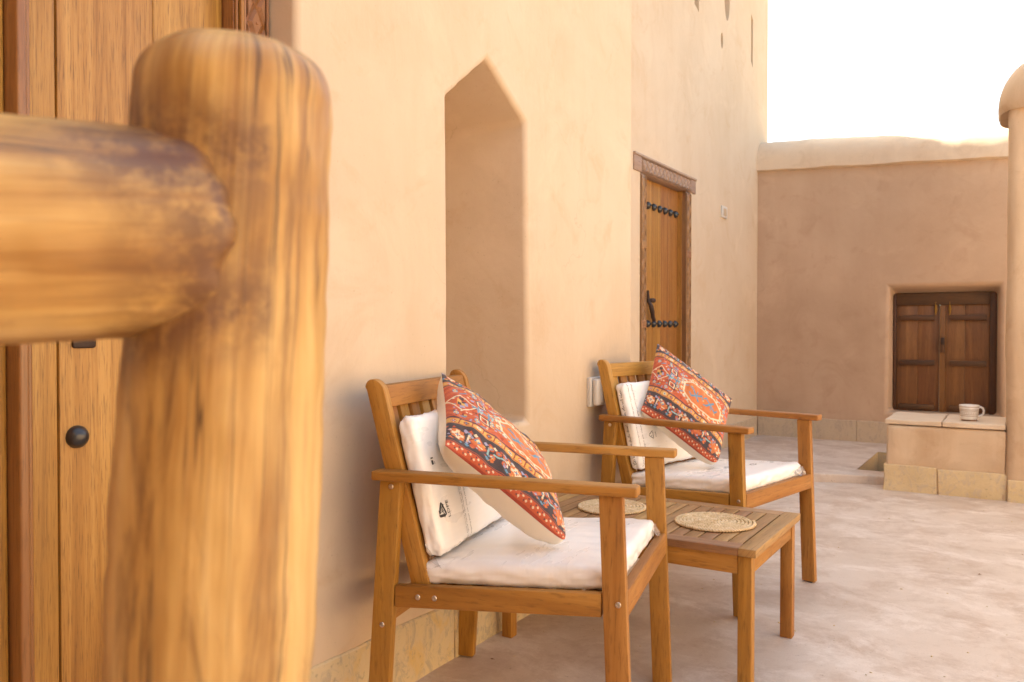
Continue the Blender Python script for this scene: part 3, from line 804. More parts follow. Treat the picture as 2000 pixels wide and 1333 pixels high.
bench = thing('masonry_bench', 'low masonry bench of plaster on yellow stone blocks, carrying a mug', 'bench', (1.0, 5.45, 0))
BC = (1.0, 5.45, 0)
bm = new(); box(bm, (0.705, 5.212, 0.0), (1.302, 5.70, 0.378), 0.012, 2)
bmesh.ops.subdivide_edges(bm, edges=[e for e in bm.edges if e.calc_length() > 0.1], cuts=14, use_grid_fill=True)
for v in bm.verts:
    n = fbm(v.co, 4, 4, 2); v.co.y += 0.008 * n + (0.004 if v.co.y < 5.3 and v.co.z < 0.16 else 0); v.co.x += 0.005 * fbm(v.co, 5, 3, 6)
    if v.co.y < 5.3 and v.co.x > 1.2: v.co.y -= 0.02 * ((v.co.x - 1.2) / 0.1) ** 2 * max(0.0, 1 - v.co.z / 0.4)
loc0(obj('body', bm, M['bench_plaster'], bench, 60), BC)
for k, (a, b) in enumerate(((0.694, 0.9875), (0.9885, 1.302))):
    bm = new(); rough_stone(bm, (a + 0.006, 5.209 - 0.002 * k, 0.384), (b, 5.705, 0.411), k + 50, 0.009); loc0(obj('slab', bm, M['coping'], bench), BC)
for k, (a, b) in enumerate(((0.692, 0.968), (0.972, 1.308))):
    bm = new(); rough_stone(bm, (a, 5.203, -0.01), (b, 5.30, 0.150 - 0.008 * k), k + 60, 0.007); loc0(obj('stone', bm, M['stone_b'], bench), BC)

# ------------------------------------------------------------------ mug on the bench
mug = thing('mug', 'white pottery mug with brown dotted bands and a bare clay foot on the bench', 'mug', (1.119, 5.375, 0.4125))
bm = new()
lathe(bm, [(0, 0.006), (0.040, 0.006), (0.0425, 0.010), (0.046, 0.03), (0.0495, 0.065), (0.0515, 0.087), (0.0505, 0.0885), (0.049, 0.087), (0.047, 0.065), (0.042, 0.014), (0, 0.012)], 40)
obj('cup', bm, M['glaze'], mug, 50)
bm = new(); lathe(bm, [(0, 0), (0.039, 0), (0.041, 0.003), (0.0405, 0.009), (0.0, 0.0085)], 40); obj('foot_ring', bm, M['clay'], mug, 50)
bm = new(); tube(bm, [(0.048, 0, 0.074), (0.060, 0, 0.077), (0.072, 0, 0.070), (0.078, 0, 0.055), (0.074, 0, 0.037), (0.062, 0, 0.026), (0.045, 0, 0.024)], 0.0058, 12); h = obj('handle', bm, M['glaze'], mug, 60)
bm = new()
def mr(z): return 0.0425 + (0.0515 - 0.0425) * (z - 0.010) / 0.077 + 0.0012
for z in (0.028, 0.036, 0.057, 0.064, 0.079):
    for k in range(44):
        a = 2 * math.pi * k / 44; r = mr(z)
        c = Vector((r * math.cos(a), r * math.sin(a), z)); s = Vector((-math.sin(a), math.cos(a), 0)) * (0.0023 if z not in (0.036, 0.057) else 0.0038); u = Vector((0, 0, 0.0022 if z not in (0.036, 0.057) else 0.0012))
        bm.faces.new([bm.verts.new(c + q) for q in (-s - u, s - u, s + u, -s + u)])
for k in range(26):
    a = 2 * math.pi * k / 26
    for sg in (-1, 1):
        a2 = a + sg * 0.085; z1, z2 = 0.040, 0.053
        p, q = Vector((mr(z1) * math.cos(a), mr(z1) * math.sin(a), z1)), Vector((mr(z2) * math.cos(a2), mr(z2) * math.sin(a2), z2))
        u = Vector((0, 0, 0.0024))
        bm.faces.new([bm.verts.new(x) for x in (p - u, p + u, q + u, q - u)])
obj('printed_band', bm, M['mug_band'], mug, None)
mug.rotation_euler = (0, 0, R(22))

# ------------------------------------------------------------------ wall socket and switch
so = thing('wall_socket', 'white weatherproof socket box low on the wall behind the far chair', 'socket', (0, 2.81, 0.70))
def lb(name, lo, hi, m, par, bev=0.003, seg=3, rot=None):
    bm = new(); box(bm, lo, hi, bev, seg); return obj(name, bm, M[m], par, 40)
lb('back_plate', (-0.002, -0.072, -0.055), (0.018, 0.072, 0.055), 'plastic_white', so, 0.005)
lb('cover', (0.0195, -0.066, -0.050), (0.043, 0.066, 0.050), 'plastic_white', so, 0.010, 4)
lb('lid', (0.0432, -0.040, -0.038), (0.0485, 0.048, 0.032), 'plastic_white', so, 0.0022)
lb('lid_catch', (0.0486, -0.012, 0.018), (0.052, 0.020, 0.0215), 'plastic_dark', so, 0.001)
sw = thing('wall_switch', 'small white switch plate high on the wall right of the far door', 'switch', (XW, 5.975, 1.79))
lb('plate', (-0.002, -0.062, -0.043), (0.012, 0.062, 0.043), 'plastic_white', sw, 0.003)
lb('rocker', (0.0122, -0.032, -0.026), (0.016, -0.001, 0.026), 'plastic_beige', sw, 0.002)
lb('rocker', (0.0122, 0.001, -0.026), (0.016, 0.032, 0.026), 'plastic_beige', sw, 0.002)

# ------------------------------------------------------------------ log handrail in the foreground
rail_t = thing('handrail', 'thick varnished log post and rail close to the camera', 'handrail', (0.9366, 0.2946, 0))
end_prof_ref = [None]
def log_mesh(axis0, axis1, r0, r1, n, K, seed, prof=None, wear=None):
    a0, a1 = Vector(axis0), Vector(axis1); d = (a1 - a0); L = d.length; d.normalize()
    s = d.cross(Vector((0, 0, 1)) if abs(d.z) < 0.8 else Vector((1, 0, 0))).normalized(); t = d.cross(s)
    bm = new(); uvl = bm.loops.layers.uv.verify(); wl = bm.verts.layers.float.new('wear')
    rings = []; ps = []
    for j in range(K + 1):
        f = j / K; rr = r0 + (r1 - r0) * f
        k = prof(f * L, L) if prof else (1.0, f * L)
        ring = []
        for i in range(n):
            a = 2 * math.pi * i / n
            nn = s * math.cos(a) + t * math.sin(a)
            base = a0 + d * k[1]
            q = base + nn * rr * k[0]
            disp = 0.0035 * fbm(nn * 0.06 + d * (k[1] * 0.35), 14, 3, seed) + 0.0012 * fbm(nn * 0.06 + d * k[1], 40, 2, seed + 2)
            q += nn * disp * min(1.0, k[0] + 0.1)
            if wear is not None and prof is end_prof_ref[0]: q -= d * 0.010 * fbm(nn * 0.06, 22, 3, seed + 4) * max(0.0, 1 - k[1] / 0.10)
            v = bm.verts.new(q); ring.append(v)
            v[wl] = wear(q) if wear else 0.0
        rings.append(ring); ps.append(f * L)
    for j, (a, b) in enumerate(zip(rings, rings[1:])):
        for i in range(n):
            i2 = (i + 1) % n
            fce = bm.faces.new([a[i], a[i2], b[i2], b[i]])
            for lp, (jj, ii) in zip(fce.loops, ((j, i), (j, i + 1), (j + 1, i + 1), (j + 1, i))):
                lp[uvl].uv = (ps[jj] + seed, 2 * math.pi * ii / n * 0.06 + seed * 0.37)
    bm.faces.new(rings[0][::-1]); bm.faces.new(rings[-1])
    return bm
def cap_prof(h, L, rc=0.021, e=0.036):
    """rounded shoulder at the top of the post"""
    x = h / L
    if h < L - e: return (1.0, h)
    u = (h - (L - e)) / e          # 0..1 arc
    a = u * math.pi / 2
    return ((0.058 - rc + rc * math.cos(a)) / 0.058 if u < 0.72 else max(0.02, (0.058 - rc + rc * math.cos(0.72 * math.pi / 2)) / 0.058 * (1 - ((u - 0.72) / 0.28) ** 1.3 * 0.98)),
            L - e + (e - 0.012) * math.sin(min(a, 0.72 * math.pi / 2)) / math.sin(0.72 * math.pi / 2) + 0.012 * (0 if u < 0.72 else math.sin((u - 0.72) / 0.28 * math.pi / 2)))
JB = Vector((0.9695, 0.3155, 0.990))
dr = Vector((-0.46, -0.887, -0.042)).normalized()
pa0, pa1 = Vector((0.9386, 0.2958, 0)), Vector((0.9680, 0.3336, 1.108))
RC = Vector((0.9366, 0.2946, 0))
def wear_post(q):
    x = JB + dr * 0.055; rel = q - x
    dist = (rel - dr * rel.dot(dr)).length
    return max(0.0, 1 - abs(dist - 0.062) / 0.028) if rel.dot(dr) > -0.075 else 0.0
loc0(obj('post', log_mesh(pa0, pa1, 0.0580, 0.0562, 64, 260, 2.3, cap_prof, wear_post), M['log'], rail_t, 180), RC)
def wear_rail(q):
    d = (q - JB).dot(dr)
    return min(1.0, max(0.0, 1 - d / 0.075) * 1.3) + max(0, 1 - (q - (JB + dr * 0.06 + Vector((0.03, -0.02, 0.045)))).length / 0.05)
def end_prof(h, L):
    return (max(0.03, max(0.0, 1 - max(0.0, 1 - h / 0.030) ** 3.0) ** (1 / 3.0)), h)
end_prof_ref[0] = end_prof
loc0(obj('rail', log_mesh(JB - dr * 0.008, JB + dr * 1.0, 0.0572, 0.062, 64, 300, 5.9, end_prof, wear_rail), M['log'], rail_t, 180), RC)
p2 = JB + dr * 1.0
loc0(obj('post', log_mesh((p2.x, p2.y, 0), (p2.x, p2.y, 1.118), 0.0605, 0.0575, 40, 120, 8.1, cap_prof), M['log'], rail_t, 180), RC)

# ------------------------------------------------------------------ chairs
L_, W_ = 0.593, 0.578
BS, BK = 0.258, 0.1055 + 0.438 * 0.258          # lean of the back: u = BK - BS*z on its front face
def uback(z, off=0.0): return BK - BS * z + off * math.hypot(1, BS)
def make_chair(label):
    t = thing('garden_armchair', label, 'chair', group='acacia garden armchairs by the wall')
    A = M['acacia']; sd = [100]
    def part(name, bm): return obj(name, bm, A, t, 30)
    def nxt(): sd[0] += 1; return sd[0]
    for far in (0, 1):
        def v(a, b): return (a, b) if not far else (W_ - b, W_ - a)
        # front leg
        a, b = v(0.014, 0.038); z1 = 0.5985
        bm = new(); hexa(bm, [(0.535, a, 0.004), (0.584, a, 0.004), (0.584, b, 0.004), (0.535, b, 0.004), (0.512, a, z1), (0.561, a, z1), (0.561, b, z1), (0.512, b, z1)], 0.003, 2, (0, 0, 1), nxt())
        fl = part('front_leg', bm)
        bm = new(); box(bm, (0.551, (a + b) / 2 - 0.009, 0.0), (0.571, (a + b) / 2 + 0.009, 0.0045)); obj('foot_pad', bm, M['plastic_dark'], fl)
        # rear leg
        bm = new(); hexa(bm, [(-0.024, a, 0.004), (0.026, a, 0.004), (0.026, b, 0.004), (-0.024, b, 0.004), (0.015, a, z1), (0.065, a, z1), (0.065, b, z1), (0.015, b, z1)], 0.003, 2, (0, 0, 1), nxt())
        rl = part('rear_leg', bm)
        # armrest
        a2, b2 = v(0.0, 0.0425)
        bm = new(); box(bm, (0.0, a2, 0.599), (L_, b2, 0.6205), 0.0045, 3, (1, 0, 0), nxt()); part('armrest', bm)
        # side rail, falling to the rear
        a3, b3 = v(0.016, 0.0375)
        z = lambda u: 0.363 + 0.066 * (u - 0.0)
        bm = new(); hexa(bm, [(0.0505, a3, z(0.05) - 0.049), (0.5175, a3, z(0.5175) - 0.049), (0.5175, b3, z(0.5175) - 0.049), (0.0505, b3, z(0.05) - 0.049), (0.0505, a3, z(0.05)), (0.5175, a3, z(0.5175)), (0.5175, b3, z(0.5175)), (0.0505, b3, z(0.05))], 0.003, 2, (1, 0, 0), nxt())
        sr = part('side_rail', bm)
        # back post
        a4, b4 = v(0.0385, 0.0625)
        bm = new(); pr_ = []
        zb, zt = 0.325, 0.795
        th = 0.0445
        out = [(uback(zb) - th, zb), (uback(zb), zb), (uback(zt), zt)]
        # rounded top
        ctr = Vector((uback(zt) - th / 2 - 0.002, zt)); 
        for k in range(1, 10):
            an = math.pi * k / 10
            out.append((ctr.x + math.cos(an) * th / 2 + 0.002 * (1 - k / 5.0) - BS * 0.024 * math.sin(an), ctr.y + math.sin(an) * 0.026))
        out.append((uback(zt) - th, zt))
        va = [bm.verts.new((u, a4, zz)) for u, zz in out]; vb = [bm.verts.new((u, b4, zz)) for u, zz in out]
        n = len(out); f0 = [bm.faces.new(va), bm.faces.new(vb[::-1])]
        for i in range(n): bm.faces.new([va[i], va[(i + 1) % n], vb[(i + 1) % n], vb[i]])
        bmesh.ops.recalc_face_normals(bm, faces=bm.faces[:])
        es = [e for e in bm.edges if any(f in f0 for f in e.link_faces)]
        bmesh.ops.bevel(bm, geom=es, offset=0.0028, segments=2, profile=0.5, affect='EDGES')
        uv_board(bm, bm.faces[:], (-BS, 0, 1), nxt()); part('back_post', bm)
        # bolts
        sgn = -1 if not far else 1
        def bolt(par, u, zz, face_v):
            mt = Matrix.Translation((u, face_v, zz)) @ Matrix.Rotation(R(90 if sgn < 0 else -90), 4, 'X')
            bm = new(); lathe(bm, [(0.0062, -0.001), (0.0062, 0.0012), (0.0052, 0.0022), (0.0028, 0.0024), (0.0026, 0.0008), (0, 0.0007)], 14, mt)
            obj('bolt', bm, M['bolt'], par, 40)
        fv = 0.014 if not far else W_ - 0.014; fr = 0.016 if not far else W_ - 0.016
        bolt(rl, 0.020, 0.276, fv); bolt(rl, 0.043, 0.586, fv); bolt(fl, 0.553, 0.379, fv)
        bolt(sr, 0.107, 0.346, fr); bolt(sr, 0.147, 0.348, fr)
    # front and rear rails
    bm = new(); hexa(bm, [(0.548, 0.0385, 0.350), (0.571, 0.0385, 0.350), (0.571, W_ - 0.0385, 0.350), (0.548, W_ - 0.0385, 0.350), (0.546, 0.0385, 0.402), (0.569, 0.0385, 0.402), (0.569, W_ - 0.0385, 0.402), (0.546, W_ - 0.0385, 0.402)], 0.003, 2, (0, 1, 0), nxt()); part('front_rail', bm)
    bm = new(); hexa(bm, [(0.000, 0.0385, 0.268), (0.022, 0.0385, 0.268), (0.022, W_ - 0.0385, 0.268), (0.000, W_ - 0.0385, 0.268), (0.003, 0.0385, 0.318), (0.025, 0.0385, 0.318), (0.025, W_ - 0.0385, 0.318), (0.003, W_ - 0.0385, 0.318)], 0.003, 2, (0, 1, 0), nxt()); part('rear_rail', bm)
    # back: top rail, bottom rail, slats
    def backboard(z0, z1, v0, v1, off0, off1, Ldir):
        bm = new()
        hexa(bm, [(uback(z0, off0), v0, z0), (uback(z0, off1), v0, z0), (uback(z0, off1), v1, z0), (uback(z0, off0), v1, z0),
                  (uback(z1, off0), v0, z1), (uback(z1, off1), v0, z1), (uback(z1, off1), v1, z1), (uback(z1, off0), v1, z1)], 0.0022, 2, Ldir, nxt())
        return bm
    part('top_rail', backboard(0.757, 0.806, 0.063, W_ - 0.063, -0.030, -0.004, (0, 1, 0)))
    part('lower_back_rail', backboard(0.37, 0.41, 0.063, W_ - 0.063, -0.030, -0.006, (0, 1, 0)))
    for k in range(8):
        v0 = 0.0645 + k * 0.0582
        part('back_slat', backboard(0.408, 0.759, v0, v0 + 0.0405, -0.024, -0.012, (-BS, 0, 1)))
    for k in range(7):
        u0 = 0.085 + k * 0.064; zz = 0.352 + 0.066 * u0
        bm = new(); box(bm, (u0, 0.038, zz - 0.014), (u0 + 0.045, W_ - 0.038, zz), 0.002, 1, (0, 1, 0), nxt()); part('seat_slat', bm)
    return t
CH = [(0.14395, 1.38317, 12.5355), (0.05248, 2.7269, -11.2329)]
chair1 = make_chair('golden brown slatted armchair nearest the camera, cushion marked LDPE behind its pillow')
chair1.location = (CH[0][0], CH[0][1], 0); chair1.rotation_euler = (0, 0, R(CH[0][2]))
chair2 = dup(chair1); chair2.location = (CH[1][0], CH[1][1], 0.0); chair2.rotation_euler = (0, 0, R(CH[1][2]))
chair2['label'] = 'golden brown slatted armchair behind the low table, beside the wall socket'

# ------------------------------------------------------------------ cushions
def rounded_box(bm, nx, ny, nz, ext, r, disp):
    """box of half extents ext, edge radius r; disp(p, n) returns an offset along n"""
    ex, ey, ez = ext; made = {}
    def vert(a, b, c):
        key = (round(a, 6), round(b, 6), round(c, 6))
        if key in made: return made[key]
        p = Vector((a * ex, b * ey, c * ez))
        q = Vector((max(-ex + r, min(ex - r, p.x)), max(-ey + r, min(ey - r, p.y)), max(-ez + r, min(ez - r, p.z))))
        n = (p - q)
        if n.length < 1e-9: n = Vector((0, 0, 1))
        n.normalize(); p = q + n * r
        p += n * disp(p, n)
        made[key] = bm.verts.new(p); return made[key]
    def face_grid(N, Mm, fn):
        for i in range(N):
            for j in range(Mm):
                a0, a1 = -1 + 2 * i / N, -1 + 2 * (i + 1) / N; b0, b1 = -1 + 2 * j / Mm, -1 + 2 * (j + 1) / Mm
                q = [vert(*fn(a0, b0)), vert(*fn(a1, b0)), vert(*fn(a1, b1)), vert(*fn(a0, b1))]
                u = []
                for v in q:
                    if v not in u: u.append(v)
                if len(u) > 2:
                    try: bm.faces.new(u)
                    except ValueError: pass
    for s in (-1, 1):
        face_grid(nx, ny, lambda a, b, s=s: (a, b, s)); face_grid(nx, nz, lambda a, b, s=s: (a, s, b)); face_grid(ny, nz, lambda a, b, s=s: (s, a, b))

def wrinkle(p, n, seed, ex, ey):
    """film pulled tight: creases run in from the short edges and gather at the corners"""
    fx = abs(p.x) / ex; fy = abs(p.y) / ey
    e = max(fx, fy)
    c = fx * fy
    w = 0.0020 * fbm((p.x * 2.0, p.y * 9.0, p.z * 5), 3, 2, seed) + 0.0006 * fbm((p.x * 14, p.y * 3.0, p.z * 8), 2.2, 2, seed + 4)
    w += (c ** 3) * 0.006 * fbm((p.x * 22, p.y * 22, p.z * 30), 2.2, 3, seed + 8)
    side = 1 - abs(n.z)
    w += side * 0.004 * fbm((p.x * 8, p.y * 8, p.z * 22), 4, 3, seed + 11)
    bul = 0.006 * (1 - fx ** 2) * (1 - fy ** 2) * (1 if n.z > 0 else 0.0)
    return w + bul

def seat_cushion(chair, label, seed):
    ex, ey, ez = 0.221, 0.243, 0.026
    bm = new(); rounded_box(bm, 56, 60, 10, (ex, ey, ez), 0.020, lambda p, n: wrinkle(p, n, seed, ex, ey))
    o = obj('seat_cushion', bm, M['wrapped'], None, 180)
    tag(o, label, 'cushion', 'plastic-wrapped seat cushions')
    o.matrix_world = chair.matrix_basis @ Matrix.Translation((0.323, 0.287, 0.4035)) @ Matrix.Rotation(-math.atan(0.066), 4, 'Y')
    return o
def back_cushion(chair, label, seed):
    ex, ey, ez = 0.158, 0.238, 0.0235
    bm = new(); rounded_box(bm, 44, 56, 10, (ex, ey, ez), 0.018, lambda p, n: wrinkle(p, n, seed, ex, ey))
    o = obj('back_cushion', bm, M['wrapped'], None, 180)
    tag(o, label, 'cushion', 'plastic-wrapped back cushions')
    # local x runs up the back, local z faces forward
    lean = math.atan(BS)
    zc = 0.418 + ex * math.cos(lean) + 0.004
    ax = Vector((-math.sin(lean), 0, math.cos(lean))); az = Vector((math.cos(lean), 0, math.sin(lean))); ay = az.cross(ax)
    m = Matrix((ax, ay, az)).transposed().to_4x4()
    c = Vector((uback(zc), 0.286, zc)) + az * (ez + 0.002)
    o.matrix_world = chair.matrix_basis @ Matrix.Translation(c) @ m
    return o, (1 if ay.y > 0 else -1)

def conform(target, bm, name, m, off=0.0008, plane='z'):
    """lay a flat print (x, y in the cushion's own plane) onto the cushion surface"""
    tm = target.data
    bvh = BVHTree.FromPolygons([v.co for v in tm.vertices], [p.vertices for p in tm.polygons])
    for v in bm.verts:
        if plane == 'z': o_, d_ = Vector((v.co.x, v.co.y, 0.2)), Vector((0, 0, -1))
        else: o_, d_ = Vector((v.co.x, 0.5 * plane, v.co.z)), Vector((0, -plane, 0))
        hit = bvh.ray_cast(o_, d_)
        if hit[0] is None:
            nr = bvh.find_nearest(v.co); v.co = nr[0] + nr[1] * off
        else: v.co = hit[0] + hit[1] * off
    return obj(name, bm, m, target, None)

def text_mesh(s, size):
    cu = bpy.data.curves.new('t', 'FONT'); cu.body = s; cu.size = size; cu.align_x = 'CENTER'; cu.align_y = 'CENTER'; cu.resolution_u = 3
    o = bpy.data.objects.new('t', cu); COL.objects.link(o)
    dg = bpy.context.evaluated_depsgraph_get(); dg.update()
    me = bpy.data.meshes.new_from_object(o.evaluated_get(dg)); bpy.data.objects.remove(o); bpy.data.curves.remove(cu)
    return me

def recycle_mark(bm, size, filled):
    """three bent arrows in a triangle"""
    P3 = [Vector((math.cos(a), math.sin(a))) * size for a in (R(90), R(210), R(330))]
    w = size * (0.30 if filled else 0.13)
    for k in range(3):
        a, b = P3[k], P3[(k + 1) % 3]; d = (b - a).normalized(); n = Vector((-d.y, d.x)); Lh = (b - a).length
        s0, s1 = a + d * Lh * 0.14, a + d * Lh * 0.66
        for q in ([s0 - n * w / 2, s1 - n * w / 2, s1 + n * w / 2, s0 + n * w / 2], [s1 - n * w, a + d * Lh * 0.90, s1 + n * w]):
            bm.faces.new([bm.verts.new((p.x, p.y, 0)) for p in q])
        # bend at the corner
        pd = (a - P3[k - 1]).normalized()
        e = a - pd * Lh * 0.05
        bm.faces.new([bm.verts.new((p.x, p.y, 0)) for p in (s0 - n * w / 2, s0 + n * w / 2, e + n * w * 0.4, e - n * w * 0.4)])

def add_text(bm, s, size, at, rot):
    me = text_mesh(s, size); t = new(); t.from_mesh(me); bpy.data.meshes.remove(me)
    m = Matrix.Translation((at[0], at[1], 0)) @ Matrix.Rotation(rot, 4, 'Z')
    for v in t.verts: v.co = m @ v.co
    tmp = bpy.data.meshes.new('x'); t.to_mesh(tmp); t.free(); bm.from_mesh(tmp); bpy.data.meshes.remove(tmp)

def script_line(bm, p0, p1, h, rr, slant=0.4):
    """a line of small printed words too fine to read, running p0 -> p1"""
    p0, p1 = Vector(p0), Vector(p1); d = (p1 - p0); L = d.length; d.normalize(); n = Vector((-d.y, d.x))
    x = 0.0
    while x < L:
        wl = rr.uniform(0.012, 0.030)
        y = x
        while y < min(x + wl, L):
            hh = h * rr.choice((0.55, 0.55, 0.6, 1.0))
            a = p0 + d * y; bsl = d * (hh * slant)
            q = [a, a + d * h * 0.16, a + d * h * 0.16 + n * hh + bsl, a + n * hh + bsl]
            bm.faces.new([bm.verts.new((v.x, v.y, 0)) for v in q])
            if rr.random() < 0.6:
                hy = hh * rr.choice((0.05, 0.5, 0.9))
                q = [a + n * hy, a + d * h * 0.42 + n * hy, a + d * h * 0.42 + n * (hy + h * 0.12), a + n * (hy + h * 0.12)]
                bm.faces.new([bm.verts.new((v.x, v.y, 0)) for v in q])
            y += h * 0.46
        x += wl + h * 0.7

rt = random.Random(21)
s1 = seat_cushion(chair1, 'white plastic-wrapped seat cushion on the armchair nearest the camera', 1)
s2 = seat_cushion(chair2, 'white plastic-wrapped seat cushion with small printed marks on the armchair behind the table', 5)
b1, sg1 = back_cushion(chair1, 'white plastic-wrapped back cushion printed LDPE on the armchair nearest the camera', 2)
b2, sg2 = back_cushion(chair2, 'white plastic-wrapped back cushion with text down its side on the armchair behind the table', 6)
EYB = 0.238
def vy(v, sg): return sg * (v - 0.286)      # chair v -> cushion local y
# near back cushion: recycling mark with LDPE, text columns, tag and symbol
bm = new(); t = new()
recycle_mark(t, 0.0205, True); tm_ = bpy.data.meshes.new('x'); t.to_mesh(tm_); t.free()
t = new(); t.from_mesh(tm_)
mt = Matrix.Translation((-0.066, vy(0.084, sg1), 0)) @ Matrix.Rotation(R(25), 4, 'Z')
for v in t.verts: v.co = mt @ v.co
t.to_mesh(tm_); t.free(); bm.from_mesh(tm_); bpy.data.meshes.remove(tm_)
add_text(bm, '4', 0.024, (-0.066, vy(0.084, sg1)), R(-75) if sg1 < 0 else R(75))
add_text(bm, 'LDPE', 0.018, (-0.066, vy(0.113, sg1)), 0.0)
conform(b1, bm, 'recycling_mark', M['ink'])
bm = new()
for q, vv in enumerate((0.185, 0.194, 0.212)):
    script_line(bm, (0.06, vy(vv, sg1)), (-0.150, vy(vv + 0.004, sg1)), 0.0056, rt)
conform(b1, bm, 'printed_text', M['ink_grey'])
bm = new()
for (dx, dy, w_, h_) in ((0, 0, 0.010, 0.010), (0.010, 0.001, 0.003, 0.013), (-0.002, 0.011, 0.006, 0.002)):
    a, b = 0.045 + dx, vy(0.090 + dy, sg1)
    bm.faces.new([bm.verts.new(p) for p in ((a - w_ / 2, b - h_ / 2, 0), (a + w_ / 2, b - h_ / 2, 0), (a + w_ / 2, b + h_ / 2, 0), (a - w_ / 2, b + h_ / 2, 0))])
conform(b1, bm, 'printed_symbol', M['ink'])
bm = new(); a, b = 0.075, vy(0.137, sg1)
bm.faces.new([bm.verts.new(p) for p in ((a - 0.008, b - 0.005, 0), (a + 0.008, b - 0.005, 0), (a + 0.008, b + 0.005, 0), (a - 0.008, b + 0.005, 0))])
conform(b1, bm, 'paper_tag', M['tag'], 0.0006)
# far back cushion: triangle mark and text columns
bm = new(); t = new(); recycle_mark(t, 0.018, False)
mt = Matrix.Translation((-0.045, vy(0.150, sg2), 0))
for v in t.verts: v.co = mt @ v.co
tm_ = bpy.data.meshes.new('x'); t.to_mesh(tm_); t.free(); bm.from_mesh(tm_); bpy.data.meshes.remove(tm_)
add_text(bm, '4', 0.011, (-0.048, vy(0.150, sg2)), 0)
add_text(bm, 'LDPE', 0.009, (-0.045, vy(0.176, sg2)), 0)
conform(b2, bm, 'recycling_mark', M['ink'])
bm = new()
script_line(bm, (0.150, vy(0.088, sg2)), (-0.150, vy(0.095, sg2)), 0.0075, rt); script_line(bm, (0.155, vy(0.066, sg2)), (-0.15, vy(0.068, sg2)), 0.006, rt)
conform(b2, bm, 'printed_text', M['ink_grey'])
bm = new()
sd = -1 if sg2 > 0 else 1
uvp = []
script_line(bm, (0.135, 0.004), (-0.14, 0.006), 0.011, rt)
for v in bm.verts: v.co = Vector((v.co.x, 0, -v.co.y * sd * -1))
conform(b2, bm, 'printed_text', M['ink_grey'], 0.0008, sd)
# marks on the far seat cushion
bm = new()
for (cx_, cy_, rr_) in ((0.06, -0.02, 0.014), (0.10, 0.09, 0.012)):
    for k in range(20):
        a0, a1 = 2 * math.pi * k / 20, 2 * math.pi * (k + 1) / 20
        if k in (4, 11): continue
        bm.faces.new([bm.verts.new((cx_ + math.cos(a) * r_, cy_ + math.sin(a) * r_ * 1.2, 0)) for a, r_ in ((a0, rr_), (a1, rr_), (a1, rr_ * 0.72), (a0, rr_ * 0.72))])
script_line(bm, (0.03, -0.10), (0.03, -0.06), 0.008, rt); script_line(bm, (0.075, 0.03), (0.075, 0.07), 0.008, rt)
conform(s2, bm, 'printed_mark', M['ink'])

# loose film at the cushion corners
def film_flap(target, pts, name='plastic_flap'):
    bm = new(); N = 10
    a, b, c, d = [Vector(p) for p in pts]
    G = [[None] * (N + 1) for _ in range(N + 1)]
    for i in range(N + 1):
        for j in range(N + 1):
            s, t = i / N, j / N
            p = (a * (1 - s) + b * s) * (1 - t) + (d * (1 - s) + c * s) * t
            p = p + Vector((0, 0, 1)) * 0.006 * fbm(p, 60, 2, 3) * t + Vector((1, 1, 0)) * 0.003 * fbm(p, 80, 2, 5)
            G[i][j] = bm.verts.new(p)
    for i in range(N):
        for j in range(N): bm.faces.new([G[i][j], G[i + 1][j], G[i + 1][j + 1], G[i][j + 1]])
    obj(name, bm, M['film'], target, 180)
film_flap(s1, [(-0.205, -0.235, -0.016), (-0.165, -0.236, 0.022), (-0.200, -0.246, 0.012), (-0.262, -0.235, 0.006)])
film_flap(s1, [(0.215, 0.18, 0.012), (0.222, 0.235, 0.012), (0.236, 0.232, -0.020), (0.233, 0.20, -0.016)])
film_flap(b1, [(-0.165, vy(0.055, sg1), -0.018), (-0.12, vy(0.05, sg1), -0.015), (-0.125, vy(0.035, sg1), -0.010), (-0.19, vy(0.045, sg1), 0.012)])
film_flap(s2, [(0.215, 0.16, 0.012), (0.222, 0.235, 0.012), (0.236, 0.235, -0.020), (0.233, 0.18, -0.016)])

